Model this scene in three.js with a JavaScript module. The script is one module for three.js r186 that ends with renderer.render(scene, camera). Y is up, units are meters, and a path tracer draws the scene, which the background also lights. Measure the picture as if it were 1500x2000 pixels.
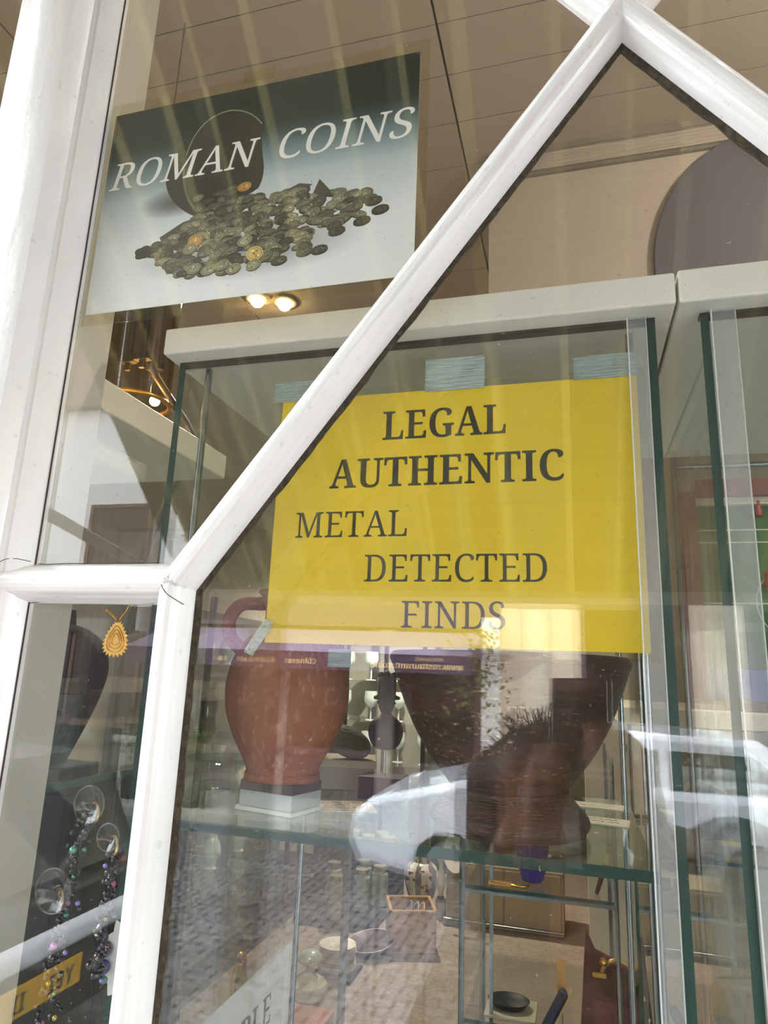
import * as THREE from 'three';
import { RoundedBoxGeometry } from 'three/addons/geometries/RoundedBoxGeometry.js';
import { mergeGeometries, toCreasedNormals, mergeVertices } from 'three/addons/utils/BufferGeometryUtils.js';
import { MarchingCubes } from 'three/addons/objects/MarchingCubes.js';
import { RectAreaLightUniformsLib } from 'three/addons/lights/RectAreaLightUniformsLib.js';

// ------------------------------------------------------------------ camera, sky, lights, exposure
const scene = new THREE.Scene();
const camera = new THREE.PerspectiveCamera(2 * Math.atan(1000 / 1313) * 180 / Math.PI, 0.75, 0.02, 200);
camera.position.set(0, 1.8, 0.437);
camera.quaternion.setFromRotationMatrix(new THREE.Matrix4().makeBasis(
  new THREE.Vector3(0.9632438, 0.0382285, -0.2658947), new THREE.Vector3(0.0258019, 0.9720792, 0.2332301), new THREE.Vector3(0.2673867, -0.231518, 0.9353629)));
scene.add(camera);
const renderer = new THREE.WebGLRenderer({ antialias: true });
renderer.toneMapping = THREE.LinearToneMapping;
renderer.toneMappingExposure = 3.15;
renderer.shadowMap.enabled = true;
RectAreaLightUniformsLib.init();
const SKY = 4.6, LAMP = 1.9;
{ // bright overcast sky, a little brighter overhead
  const w = 64, h = 32, d = new Float32Array(w * h * 4);
  for (let j = 0; j < h; j++) for (let i = 0; i < w; i++) {
    const el = ((j + 0.5) / h - 0.5) * Math.PI, s = Math.max(0, Math.sin(el)), o = (j * w + i) * 4;
    const k = el > 0 ? 0.75 + 0.45 * s : 0.3;
    const cl = 1 + 0.05 * Math.sin(i * 0.49) * Math.cos(el * 3);
    d[o] = 0.93 * k * cl; d[o + 1] = 0.985 * k * cl; d[o + 2] = 1.08 * k * cl; d[o + 3] = 1;
  }
  const t = new THREE.DataTexture(d, w, h, THREE.RGBAFormat, THREE.FloatType);
  t.mapping = THREE.EquirectangularReflectionMapping; t.magFilter = t.minFilter = THREE.LinearFilter; t.needsUpdate = true;
  scene.background = t; scene.environment = t; scene.backgroundIntensity = SKY; scene.environmentIntensity = SKY;
}

// ------------------------------------------------------------------ helpers
let seed = 7;
const rnd = () => { seed = (seed * 1664525 + 1013904223) >>> 0; return seed / 4294967296; };
const rr = (a, b) => a + (b - a) * rnd();
const V = (x, y, z) => new THREE.Vector3(x, y, z);
const used = {};
const numbered = (n) => { used[n] = (used[n] ?? -1) + 1; return used[n] ? `${n}_${String(used[n]).padStart(3, '0')}` : n; };
function add(o) { scene.add(o); return o; }
function thing(name, label, category, pos = [0, 0, 0], turn = 0, group) {
  const o = new THREE.Group(); o.name = numbered(name); o.position.set(...pos); o.rotation.y = turn;
  o.userData = { label, category }; if (group) o.userData.group = group;
  return add(o);
}
function part(parent, name, geo, mat, label) {
  const m = new THREE.Mesh(geo, mat); m.name = name; m.castShadow = m.receiveShadow = true;
  if (label) m.userData.label = label;
  parent.add(m); return m;
}
function solo(name, geo, mat, label, category, group) { // a thing that is one mesh
  const m = new THREE.Mesh(geo, mat); m.name = numbered(name); m.castShadow = m.receiveShadow = true;
  m.userData = { label, category }; if (group) m.userData.group = group;
  return add(m);
}
function structGroup(name, label) { const o = new THREE.Group(); o.name = name; o.userData = { kind: 'structure', label }; return add(o); }
function struct(name, geo, mat, label) { const m = new THREE.Mesh(geo, mat); m.name = name; m.castShadow = m.receiveShadow = true; m.userData = { kind: 'structure', label }; return add(m); }
function copy(root, pos, turn, label) {
  const r = root.clone(); r.name = numbered(root.name.replace(/_\d{3}$/, '')); r.position.set(...pos); r.rotation.y = turn;
  r.userData = { ...root.userData, label: label ?? root.userData.label }; return add(r);
}
const box = (w, h, d, x = 0, y = 0, z = 0) => new THREE.BoxGeometry(w, h, d).translate(x, y, z);
const rbox = (w, h, d, x = 0, y = 0, z = 0, r = 0.002, s = 2) => new RoundedBoxGeometry(w, h, d, s, r).translate(x, y, z);
const span = (x0, x1, y0, y1, z0, z1) => box(x1 - x0, y1 - y0, z1 - z0, (x0 + x1) / 2, (y0 + y1) / 2, (z0 + z1) / 2);
const cyl = (r0, r1, h, x = 0, y = 0, z = 0, s = 24) => new THREE.CylinderGeometry(r1, r0, h, s).translate(x, y + h / 2, z);
const ball = (r, x = 0, y = 0, z = 0, s = 20) => new THREE.SphereGeometry(r, s, Math.round(s * 0.7)).translate(x, y, z);
const lathe = (pts, s = 48) => new THREE.LatheGeometry(pts.map((p) => new THREE.Vector2(p[0], p[1])), s);
const smoothLathe = (pts, n = 60, s = 64) => new THREE.LatheGeometry(new THREE.SplineCurve(pts.map((p) => new THREE.Vector2(p[0], p[1]))).getPoints(n), s);
const tube = (pts, r, seg = 24, rs = 8, closed = false) => new THREE.TubeGeometry(new THREE.CatmullRomCurve3(pts.map((p) => V(...p)), closed), seg, r, rs, closed);
const rod = (a, b, r, rs = 10) => new THREE.TubeGeometry(new THREE.LineCurve3(V(...a), V(...b)), 1, r, rs);
function prism(pts, depth, z = 0, bevel = 0) { // outline in x,y; thickness towards +z from z
  const s = new THREE.Shape(pts.map((p) => new THREE.Vector2(p[0], p[1])));
  return new THREE.ExtrudeGeometry(s, { depth: depth - 2 * bevel, bevelEnabled: bevel > 0, bevelThickness: bevel, bevelSize: bevel, bevelSegments: 2, curveSegments: 16 }).translate(0, 0, z + bevel);
}
const merge = (gs) => mergeGeometries(gs.map((g) => { const n = g.index ? g.toNonIndexed() : g; for (const k of Object.keys(n.attributes)) if (!['position', 'normal', 'uv'].includes(k)) n.deleteAttribute(k); return n; }));
function hash(x, y, s) { let n = Math.imul(x, 374761393) + Math.imul(y, 668265263) + Math.imul(s, 2147483647 ^ 0x5bd1e995); n = Math.imul(n ^ (n >>> 13), 1274126177); return ((n ^ (n >>> 16)) >>> 0) / 4294967296; }
function vnoise(x, y, px, py, s) { // value noise that tiles with period px, py
  const xi = Math.floor(x), yi = Math.floor(y), u = x - xi, v = y - yi, a = u * u * (3 - 2 * u), b = v * v * (3 - 2 * v);
  const m = (i, p) => ((i % p) + p) % p;
  const h = (i, j) => hash(m(i, px), m(j, py), s);
  return (h(xi, yi) * (1 - a) + h(xi + 1, yi) * a) * (1 - b) + (h(xi, yi + 1) * (1 - a) + h(xi + 1, yi + 1) * a) * b;
}
function fbm(u, v, fx, fy, s, o = 4) { let t = 0, w = 0.5, n = 0; for (let i = 0; i < o; i++) { t += w * vnoise(u * fx, v * fy, fx, fy, s + i); n += w; w *= 0.5; fx *= 2; fy *= 2; } return t / n; }
function tex(w, h, fn, srgb = true, rep) {
  const d = new Uint8Array(w * h * 4);
  for (let j = 0; j < h; j++) for (let i = 0; i < w; i++) {
    const c = fn(i / w, j / h), o = (j * w + i) * 4;
    if (typeof c === 'number') d[o] = d[o + 1] = d[o + 2] = Math.max(0, Math.min(255, c * 255)); else for (let k = 0; k < 3; k++) d[o + k] = Math.max(0, Math.min(255, c[k] * 255));
    d[o + 3] = 255;
  }
  const t = new THREE.DataTexture(d, w, h); t.magFilter = THREE.LinearFilter; t.minFilter = THREE.LinearMipmapLinearFilter; t.generateMipmaps = true;
  t.wrapS = t.wrapT = THREE.RepeatWrapping; if (srgb) t.colorSpace = THREE.SRGBColorSpace; if (rep) t.repeat.set(...rep); t.needsUpdate = true; return t;
}
function canvasTex(w, h, draw) {
  const c = document.createElement('canvas'); c.width = w; c.height = h; const g = c.getContext('2d'); draw(g, w, h);
  const t = new THREE.CanvasTexture(c); t.colorSpace = THREE.SRGBColorSpace; t.anisotropy = 8; return t;
}
const std = (color, roughness = 0.6, more = {}) => new THREE.MeshStandardMaterial({ color, roughness, ...more });
const phys = (color, roughness = 0.5, more = {}) => new THREE.MeshPhysicalMaterial({ color, roughness, ...more });
const glassOf = (color = 0xffffff, more = {}) => new THREE.MeshPhysicalMaterial({ color, roughness: 0, transmission: 1, thickness: 0, ior: 1.5, ...more });

// ------------------------------------------------------------------ materials
const paintBump = tex(512, 512, (u, v) => 0.5 * fbm(u, v, 24, 3, 1) + 0.35 * fbm(u, v, 8, 8, 5) + 0.15 * fbm(u, v, 90, 60, 9), false, [3, 3]);
const paintTone = tex(512, 512, (u, v) => { const n = fbm(u, v, 10, 5, 21), d = fbm(u, v, 60, 40, 33); const k = 0.95 + 0.05 * n - (d > 0.8 ? 0.06 : 0); return [k, k * 0.995, k * 0.985]; }, true, [3, 3]);
const M = {
  paint: phys(0xe6e5e2, 0.32, { map: paintTone, bumpMap: paintBump, bumpScale: 0.0022, clearcoat: 0.7, clearcoatRoughness: 0.16 }),
  crack: std(0x3a342d, 0.9),
  sealant: std(0x625e54, 0.95, { map: tex(256, 256, (u, v) => { const n = fbm(u, v, 20, 20, 3); return [0.45 + 0.5 * n, 0.42 + 0.46 * n, 0.36 + 0.4 * n]; }, true, [14, 14]), bumpMap: tex(128, 128, (u, v) => fbm(u, v, 24, 24, 8), false, [14, 14]), bumpScale: 0.002 }),
  pane: glassOf(0xffffff, { ior: 1.5, specularIntensity: 0.72 }),
  glass: glassOf(0xfcfefd),
  edge: phys(0x123a30, 0.5),
  edgePale: phys(0x3f6257, 0.4),
  strip: phys(0xc4c8c5, 0.3, { transparent: true, opacity: 0.2 }),
  cab: phys(0xd3d4c6, 0.42, { clearcoat: 0.2, clearcoatRoughness: 0.3 }),
  gasket: std(0x3b2f22, 0.8),
  chrome: phys(0x9aa0a2, 0.22, { metalness: 1 }),
  gold: phys(0xd9a441, 0.25, { metalness: 1 }),
  brassPale: phys(0xe0c184, 0.3, { metalness: 1 }),
  black: phys(0x0b0c0b, 0.5),
  velvet: phys(0x060807, 0.95, { sheen: 0.5, sheenColor: new THREE.Color(0x1a211c), sheenRoughness: 0.4 }),
  wall: std(0xaea698, 0.85, { bumpMap: tex(256, 256, (u, v) => fbm(u, v, 12, 12, 40), false, [2, 2]), bumpScale: 0.004 }),
  wallTan: std(0xbbb1a0, 0.8),
  ceiling: std(0xb3aa9b, 0.9),
  grey: std(0x5e5d65, 0.7),
  card: std(0xe6e2d8, 0.8),
  tape: phys(0xc6d3d0, 0.5, { transparent: true, opacity: 0.8 }),
  clearTape: glassOf(0xefe8d8, { roughness: 0.15 }),
};

// ------------------------------------------------------------------ the shop window: mullions, muntins, panes
function bar(profile, ax, ay, bx, by, closeEnds = true) { // sweeps a cross-section (across, out) along a line in the window plane
  const L = Math.hypot(bx - ax, by - ay), dx = (bx - ax) / L, dy = (by - ay) / L, nx = -dy, ny = dx, N = 12;
  const pos = [], uv = [], idx = []; let arc = 0; const n = profile.length;
  for (let i = 0; i < n; i++) {
    if (i) arc += Math.hypot(profile[i][0] - profile[i - 1][0], profile[i][1] - profile[i - 1][1]);
    for (let k = 0; k <= N; k++) { const t = (k / N) * L; pos.push(ax + dx * t + nx * profile[i][0], ay + dy * t + ny * profile[i][0], profile[i][1]); uv.push(arc, t); }
  }
  for (let i = 0; i < n - 1; i++) for (let k = 0; k < N; k++) { const a = i * (N + 1) + k, b = a + 1, c = a + N + 1, d = c + 1; idx.push(a, b, c, b, d, c); }
  const g = new THREE.BufferGeometry(); g.setAttribute('position', new THREE.Float32BufferAttribute(pos, 3)); g.setAttribute('uv', new THREE.Float32BufferAttribute(uv, 2)); g.setIndex(idx);
  g.computeVertexNormals(); return toCreasedNormals(g, 0.5);
}
// closed section of a glazing bar: back in the rebate behind the glass, ovolo and fillet in front
const MUNTIN = [[-0.0085, -0.009], [-0.0095, -0.008], [-0.0105, -0.0042], [-0.0152, -0.0042], [-0.0152, 0.0005], [-0.0142, 0.0024], [-0.0118, 0.0075], [-0.0098, 0.0098], [-0.0088, 0.0126], [-0.0072, 0.0152], [-0.0048, 0.0172], [-0.0020, 0.0182], [0.0020, 0.0182], [0.0048, 0.0172], [0.0072, 0.0152], [0.0088, 0.0126], [0.0098, 0.0098], [0.0118, 0.0075], [0.0142, 0.0024], [0.0152, 0.0005], [0.0152, -0.0042], [0.0105, -0.0042], [0.0095, -0.008], [0.0085, -0.009], [-0.0085, -0.009]];
// mullion section written across x (as seen from the street, left to right)
const MULL = [[-0.542, -0.045], [-0.542, 0.002], [-0.528, 0.007], [-0.510, 0.014], [-0.493, 0.0275], [-0.488, 0.031], [-0.483, 0.0325], [-0.474, 0.0335], [-0.452, 0.0335], [-0.442, 0.0305], [-0.436, 0.024], [-0.4325, 0.0165], [-0.4285, 0.0145], [-0.4255, 0.0155], [-0.4225, 0.0142], [-0.4135, 0.003], [-0.4115, 0.0], [-0.4115, -0.045], [-0.542, -0.045]];
const win = structGroup('window_1', 'white painted shop window with angled glazing bars');
const Y0 = 0.75, Y1 = 2.95, XL = -0.279, XR = 0.371, YH = 1.8575, AX = 0.046, AY = 2.288, YT = 2.718;
const mullProf = (cx, s) => MULL.map(([x, z]) => [(x - cx) * s, z]);
part(win, 'mullion', bar(mullProf(0, -1), 0, Y0, 0, Y1), M.paint);
part(win, 'mullion', bar(mullProf(0, -1), 0, Y0, 0, Y1).scale(-1, 1, 1).translate(0.092, 0, 0), M.paint);
{ const r = win.children[1]; r.geometry.index ? 0 : 0; r.geometry.computeVertexNormals(); }
const bars = [[XL, Y0, XL, YH + 0.004], [XR, Y0, XR, YH + 0.004], [-0.437, YH, XL, YH], [XR, YH, 0.529, YH],
  [XL + 0.001, YH + 0.001, AX, AY], [AX, AY, XR, YT], [XR - 0.001, YH + 0.001, AX, AY], [AX, AY, XL, YT], [XL, YT, XL, Y1], [XR, YT, XR, Y1]];
for (const b of bars) part(win, 'muntin', bar(MUNTIN.map(([a, z]) => [-a, z]), ...b), M.paint);
for (const [x, y, r] of [[XL, YH, 0.0165], [AX, AY, 0.0175], [XR, YH, 0.0165], [XL, YT, 0.0165], [XR, YT, 0.0165]]) // paint-filled joints where the bars meet
  part(win, 'joint', lathe([[0.0001, 0.0183], [0.004, 0.0181], [0.0075, 0.0160], [0.0105, 0.011], [0.0135, 0.004], [r - 0.001, 0.0005], [r - 0.0005, -0.004]].map(([a, b]) => [a, b]), 24).rotateX(Math.PI / 2).translate(x, y, 0), M.paint);
const panes = [
  [[XL, Y0], [XR, Y0], [XR, YH], [AX, AY], [XL, YH]],
  [[-0.415, Y0], [XL, Y0], [XL, YH], [-0.415, YH]],
  [[-0.415, YH], [XL, YH], [AX, AY], [XL, YT], [XL, Y1], [-0.415, Y1]],
  [[AX, AY], [XR, YT], [XR, Y1], [XL, Y1], [XL, YT]],
  [[0.507, YH], [0.507, Y1], [XR, Y1], [XR, YT], [AX, AY], [XR, YH]],
  [[XR, Y0], [0.507, Y0], [0.507, YH], [XR, YH]],
  [[-1.0, Y0], [-0.54, Y0], [-0.54, Y1], [-1.0, Y1]],
  [[0.632, Y0], [1.1, Y0], [1.1, Y1], [0.632, Y1]],
];
const grime = phys(0xb5aa8c, 0.8, { transparent: true, opacity: 1, side: THREE.DoubleSide, depthWrite: false, alphaMap: tex(1024, 1024, (u, v) => {
  const run = fbm(u, v, 46, 2, 71, 2), broad = fbm(u, v, 12, 2, 75, 2), dot = fbm(u, v, 240, 240, 79, 1), wipe = fbm(u, v, 6, 30, 83, 3);
  return 0.0 + 0.035 * Math.max(0, run - 0.62) + 0.03 * Math.max(0, broad - 0.55) + 0.02 * Math.max(0, wipe - 0.6) + (dot > 0.972 ? 0.3 : 0);
}, false, [2, 2]) });
panes.forEach((p, i) => { const g = part(win, 'pane', prism(p, 0.004, -0.004), M.pane); if (i < 6) part(g, 'grime', new THREE.ShapeGeometry(new THREE.Shape(p.map((q) => new THREE.Vector2(...q)))).translate(0, 0, 0.0004), grime); });
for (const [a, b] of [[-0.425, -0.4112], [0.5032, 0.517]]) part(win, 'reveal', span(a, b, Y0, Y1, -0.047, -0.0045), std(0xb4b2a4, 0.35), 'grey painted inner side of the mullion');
// dried sealant around the big middle pane, its inner edge broken and uneven
function sealStrip(ax, ay, bx, by, inner, w, s) {
  const L = Math.hypot(bx - ax, by - ay), dx = (bx - ax) / L, dy = (by - ay) / L, nx = inner * -dy, ny = inner * dx, n = Math.ceil(L / 0.0025), top = [], bot = [];
  for (let i = 0; i <= n; i++) { const t = (i / n) * L, k = w * (0.72 + 0.55 * fbm(i / n, 0.3, Math.ceil(L / 0.02), 3, s, 3)); top.push([ax + dx * t + nx * (0.0145 + k), ay + dy * t + ny * (0.0145 + k)]); bot.push([ax + dx * t + nx * 0.011, ay + dy * t + ny * 0.011]); }
  return prism([...bot, ...top.reverse()], 0.0016, 0.0);
}
part(win, 'sealant', sealStrip(XL, Y0, XL, YH - 0.004, -1, 0.0052, 11), M.sealant);
part(win, 'sealant', sealStrip(XL + 0.004, YH + 0.005, AX - 0.002, AY - 0.003, -1, 0.0042, 12), M.sealant);
part(win, 'sealant', sealStrip(XR - 0.004, YH + 0.005, AX + 0.002, AY - 0.003, 1, 0.0055, 13), M.sealant);
part(win, 'sealant', sealStrip(XR, Y0, XR, YH - 0.004, 1, 0.0052, 14), M.sealant);
part(win, 'sealant', prism([[AX - 0.013, AY - 0.022], [AX - 0.002, AY - 0.027], [AX + 0.004, AY - 0.026], [AX + 0.014, AY - 0.021], [AX + 0.002, AY - 0.01]], 0.0018, 0.0), M.sealant);
// hairline cracks in the paint, run along the joints
const cracks = [
  [[-0.268, 1.8415, 0.0100], [-0.2725, 1.8450, 0.0165], [-0.2785, 1.8490, 0.0185], [-0.2840, 1.8560, 0.0175], [-0.2850, 1.8620, 0.0162]],
  [[-0.294, 1.8445, 0.0010], [-0.2935, 1.8490, 0.0070], [-0.2905, 1.8520, 0.0105]],
  [[-0.4135, 1.8745, 0.0036], [-0.4200, 1.8755, 0.0115], [-0.4260, 1.8745, 0.0158], [-0.4320, 1.8715, 0.0165], [-0.4370, 1.8640, 0.0255]],
  [[-0.4080, 1.8730, 0.0010], [-0.4000, 1.8727, 0.0012], [-0.3800, 1.8732, 0.0010], [-0.3500, 1.8728, 0.0012], [-0.3200, 1.8731, 0.001], [-0.2980, 1.8735, 0.0012]],
  [[-0.4100, 1.8420, 0.0010], [-0.3900, 1.8440, 0.0020], [-0.3600, 1.8447, 0.0030], [-0.3300, 1.8440, 0.0024], [-0.2980, 1.8428, 0.0012]],
];
for (const c of cracks) part(win, 'crack', tube(c, 0.00028, 40, 5), M.crack);
{ const e = []; for (let i = 0; i <= 60; i++) { const y = 1.545 + i * 0.0155; e.push([-0.4112 + 0.0006 * (fbm(i / 60, 0.5, 20, 2, 77) - 0.5), y, 0.0008]); } part(win, 'crack', tube(e, 0.0007, 120, 5), M.crack); }
for (const [x, y, s] of [[-0.4955, 1.95, 1], [-0.468, 1.995, 1]]) part(win, 'nail_hole', ball(0.0012 * s, x + 0.02, y, 0.0333, 8), M.crack);

// ------------------------------------------------------------------ the shop shell
const carpet = std(0x93867a, 0.95, { map: tex(256, 256, (u, v) => { const n = fbm(u, v, 40, 40, 2), m = fbm(u, v, 4, 4, 6); return [0.62 + 0.2 * n + 0.1 * m, 0.57 + 0.19 * n + 0.1 * m, 0.52 + 0.18 * n + 0.1 * m]; }, true, [7, 10]) });
carpet.color.set(0xb3ada7);
struct('floor', span(-2.75, 2.35, -0.15, 0, -7.65, -0.05), carpet, 'beige carpeted shop floor');
{ // ceiling boards with open joints
  const c = structGroup('ceiling', 'taupe boarded shop ceiling');
  part(c, 'backing', span(-2.75, 2.35, 3.062, 3.2, -7.65, -0.05), std(0x857b69, 0.9));
  const xs = [-2.75, -1.95, -1.09, -0.231, 0.62, 1.48, 2.35], zs = [-0.05, -0.5, -0.61, -0.73, -0.86, -1.0, -1.45, -2.0, -2.7, -3.5, -4.5, -6, -7.65];
  for (let i = 0; i < xs.length - 1; i++) for (let j = 0; j < zs.length - 1; j++) part(c, 'ceiling_panel', span(xs[i] + 0.0025, xs[i + 1] - 0.0025, 3.05, 3.064, zs[j + 1] + 0.0012, zs[j] - 0.0012), M.ceiling);
}
struct('wall_back', span(-2.75, 2.35, 0, 3.06, -7.8, -7.65), M.wall, 'beige back wall of the shop');
struct('wall_left', span(-2.9, -2.75, 0, 3.06, -7.8, -0.05), M.wall, 'beige left wall of the shop');
struct('wall_right', span(2.35, 2.5, 0, 3.06, -7.8, -0.05), M.wall, 'beige right wall of the shop');
{
  const b = structGroup('wall_bulkhead', 'taupe bulkhead with a plaster cornice above the cabinets');
  part(b, 'panel', span(-0.174, 2.35, 2.5, 3.05, -1.25, -1.0), M.wall);
  part(b, 'cornice', merge([span(-0.174, 2.35, 2.992, 3.05, -1.0, -0.985), span(-0.174, 2.35, 2.984, 2.993, -1.0, -0.991), span(-0.174, 2.35, 3.036, 3.05, -1.0, -0.975)]), M.wall);
}
struct('wall_partition', span(0.02, 2.35, 0, 3.05, -1.72, -1.6), M.wallTan, 'tan partition wall behind the display case');
{ // facade of the shop, with the opening that the window fills
  const f = structGroup('wall_front', 'shop front wall around the window');
  const r = std(0xd8d2c4, 0.8);
  part(f, 'panel', span(-6, -1.0, -0.1, 3.4, -0.05, 0.12), r); part(f, 'panel', span(1.1, 6, -0.1, 3.4, -0.05, 0.12), r);
  part(f, 'panel', span(-1.0, 1.1, -0.1, Y0, -0.05, 0.06), M.paint); part(f, 'panel', span(-1.0, 1.1, Y1, 3.4, -0.05, 0.1), M.paint);
  part(f, 'panel', span(-6, 6, 3.4, 4.6, -0.3, 0.1), r);
}
solo('arched_panel', (() => { const p = []; for (let i = 0; i <= 40; i++) { const a = Math.PI * (1 - i / 40); p.push([0.43 + 0.235 * Math.cos(a), 2.70 + 0.303 * Math.sin(a)]); } p.push([0.665, 2.52], [0.195, 2.52]); return prism(p, 0.014, -1.0, 0.002); })(), M.grey, 'grey round-topped board on the bulkhead above the cabinets', 'panel');

// ------------------------------------------------------------------ the street in front of the shop (seen in the panes)
const plaster = (c) => std(c, 0.9, { bumpMap: tex(128, 128, (u, v) => fbm(u, v, 20, 20, 9), false, [4, 4]), bumpScale: 0.004 });
{ // pavement flags along the shop, kerb, road, far pavement
  const p = structGroup('pavement', 'grey flagstone pavement outside the shop');
  part(p, 'bed', span(-16, 12, -0.3, -0.03, 0.12, 1.0), std(0x55524d, 0.95));
  const flag = [0x66635e, 0x5d5a55, 0x706d67].map((c) => std(c, 0.9)); let n = 0;
  for (let x = -6; x < 4; x += 0.6) for (const [z0, z1] of [[0.12, 0.55], [0.55, 0.88]]) part(p, 'flagstone', span(x + 0.004, x + 0.596, -0.04, 0, z0 + 0.004, z1 - 0.004), flag[(n++ * 7) % 3]);
  part(p, 'kerb', span(-16, 12, -0.2, 0, 0.88, 1.0), std(0x9c978f, 0.85));
  const cob = tex(512, 512, (u, v) => { const r = Math.floor(v * 16), x = u * 12 + (r % 2) * 0.5, fx = x - Math.floor(x), fy = v * 16 - r, e = Math.min(fx, 1 - fx, fy, 1 - fy), h = hash(Math.floor(x) % 12, r, 4); const k = (e < 0.08 ? 0.45 : 0.85 + 0.35 * h) * (0.85 + 0.3 * fbm(u, v, 60, 60, 3)); return [0.33 * k, 0.315 * k, 0.32 * k]; }, true, [14, 4]);
  struct('road', span(-16, 12, -0.3, -0.1, 1.0, 7.6), std(0xffffff, 0.8, { map: cob }), 'grey sett-paved street');
  struct('pavement_far', span(-16, 12, -0.3, 0, 7.6, 9.2), std(0x98938b, 0.9), 'far pavement');
}
{ // the shop's own striped awning, sloping out over the window
  const a = thing('shop_awning', 'olive and cream striped canvas awning of the shop, mirrored across the upper panes', 'awning');
  const x0 = -1.09, x1 = 3.6; seed = 5;
  const c1 = phys(0x6e6b5c, 0.9, { transmission: 0.1, thickness: 0 }), c2 = phys(0x605c4a, 0.9, { transmission: 0.08, thickness: 0 }), c3 = phys(0x9a9268, 0.9, { transmission: 0.15, thickness: 0 });
  const seq = [[c1, 0.075], [c3, 0.016], [c2, 0.055], [c1, 0.03], [c3, 0.01], [c2, 0.085], [c3, 0.022], [c1, 0.045]];
  for (let x = x0, i = 0; x < x1 - 0.02; i++) { const [m, k] = seq[i % seq.length], w = Math.min(x1 - x, k * rr(0.75, 1.3)); part(a, 'canvas_stripe', new THREE.PlaneGeometry(w, 1.58).rotateX(-Math.PI / 2 + 0.7455).translate(x + w / 2, 2.5366, 0.72), m); x += w; }
  part(a, 'front_bar', rod([x0, 2.0, 1.3], [x1, 2.0, 1.3], 0.018), std(0xe8e6e0, 0.4));
  for (const x of [x0 + 0.02, x1 - 0.02, 1.2]) part(a, 'arm', rod([x, 2.2, 0.135], [x, 2.0, 1.28], 0.014), std(0xe8e6e0, 0.4));
}
// buildings across the street
function facade(name, label, x0, x1, z, h, wallMat, opts) {
  const b = thing(name, label, 'building', [(x0 + x1) / 2, 0, z]); const X = (x) => x - (x0 + x1) / 2;
  part(b, 'wall', span(X(x0), X(x1), opts.from ?? 0, h, 0, 4), wallMat);
  for (const [wx, wy, ww, wh, fm] of opts.windows ?? []) {
    const w = part(b, 'window', merge([span(X(wx) - 0.06, X(wx), wy - 0.06, wy + wh + 0.06, -0.06, 0.02), span(X(wx + ww), X(wx + ww) + 0.06, wy - 0.06, wy + wh + 0.06, -0.06, 0.02), span(X(wx), X(wx + ww), wy + wh, wy + wh + 0.06, -0.06, 0.02), span(X(wx) - 0.1, X(wx + ww) + 0.1, wy - 0.1, wy, -0.12, 0.02), span(X(wx), X(wx + ww), wy + wh / 2 - 0.025, wy + wh / 2 + 0.025, -0.04, 0.02), span(X(wx + ww / 2) - 0.02, X(wx + ww / 2) + 0.02, wy, wy + wh, -0.04, 0.02)]), fm ?? std(0xe9e6df, 0.6));
    part(w, 'pane', span(X(wx), X(wx + ww), wy, wy + wh, -0.042, -0.034), opts.paneMat ?? phys(0x1c1917, 0.12, { specularIntensity: 0.4 }));
  }
  for (const [a, c, y0, y1, dz, m] of opts.blocks ?? []) part(b, 'pilaster', span(X(a), X(c), y0, y1, -dz, 0.02), m);
  if (opts.roof) part(b, 'roof', prism([[X(x0) - 0.2, h], [X(x1) + 0.2, h], [X(x1) - 0.4, h + opts.roof], [X(x0) + 0.4, h + opts.roof]], 4.2, -0.2), std(0x6d5a50, 0.9));
  return b;
}
const cream = plaster(0xd9cdb6), whiteR = plaster(0xe9e6e0), plumWood = std(0x4a3440, 0.6), brownGlass = phys(0x3a2c26, 0.15);
facade('restaurant_building', 'white rendered restaurant building with dark plum shopfront across the street', -6.6, -1.0, 9.2, 9, whiteR, {
  windows: [[-6.2, 4, 0.9, 1.7], [-4.6, 4, 0.9, 1.7], [-3.0, 4, 0.9, 1.7], [-5.6, 0.7, 1.3, 1.5, plumWood], [-4.05, 0.7, 1.2, 1.5, plumWood], [-2.25, 0.5, 0.9, 1.7, plumWood]],
  blocks: [[-6.6, -1.0, 0, 2.44, 0.03, std(0x3a2b28, 0.6)], [-6.6, -1.0, 0, 0.6, 0.05, plumWood], [-4.22, -4.16, 0, 2.4, 0.1, std(0xa89f99, 0.7)], [-2.72, -2.5, 0, 2.4, 0.12, std(0x8f8078, 0.7)], [-1.25, -1.0, 0, 2.6, 0.12, std(0xe3ded4, 0.7)], [-6.6, -5.7, 0.6, 2.4, 0.04, plumWood], [-2.8, -2.75, 0, 2.4, 0.06, plumWood], [-6.6, -1.0, 2.44, 3.05, 0.06, std(0x5a4e52, 0.7)]],
});
facade('cream_building', 'cream building with tall pilasters opposite, right of the restaurant', -1.0, 5.4, 9.3, 9.5, cream, {
  windows: [[0.15, 0.8, 1.25, 2.3, plumWood], [2.2, 0.8, 1.1, 2.0, plumWood], [-0.2, 4.2, 0.9, 1.8], [1.6, 4.2, 0.9, 1.8], [3.4, 4.2, 0.9, 1.8]],
  blocks: [[-1.0, -0.72, 0, 3.4, 0.12, std(0xcbb9a0, 0.8)], [-0.3, -0.02, 0, 3.4, 0.12, std(0xcbb9a0, 0.8)], [-1.0, 5.4, 3.4, 3.7, 0.2, std(0xe2d8c4, 0.8)]],
});
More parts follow.
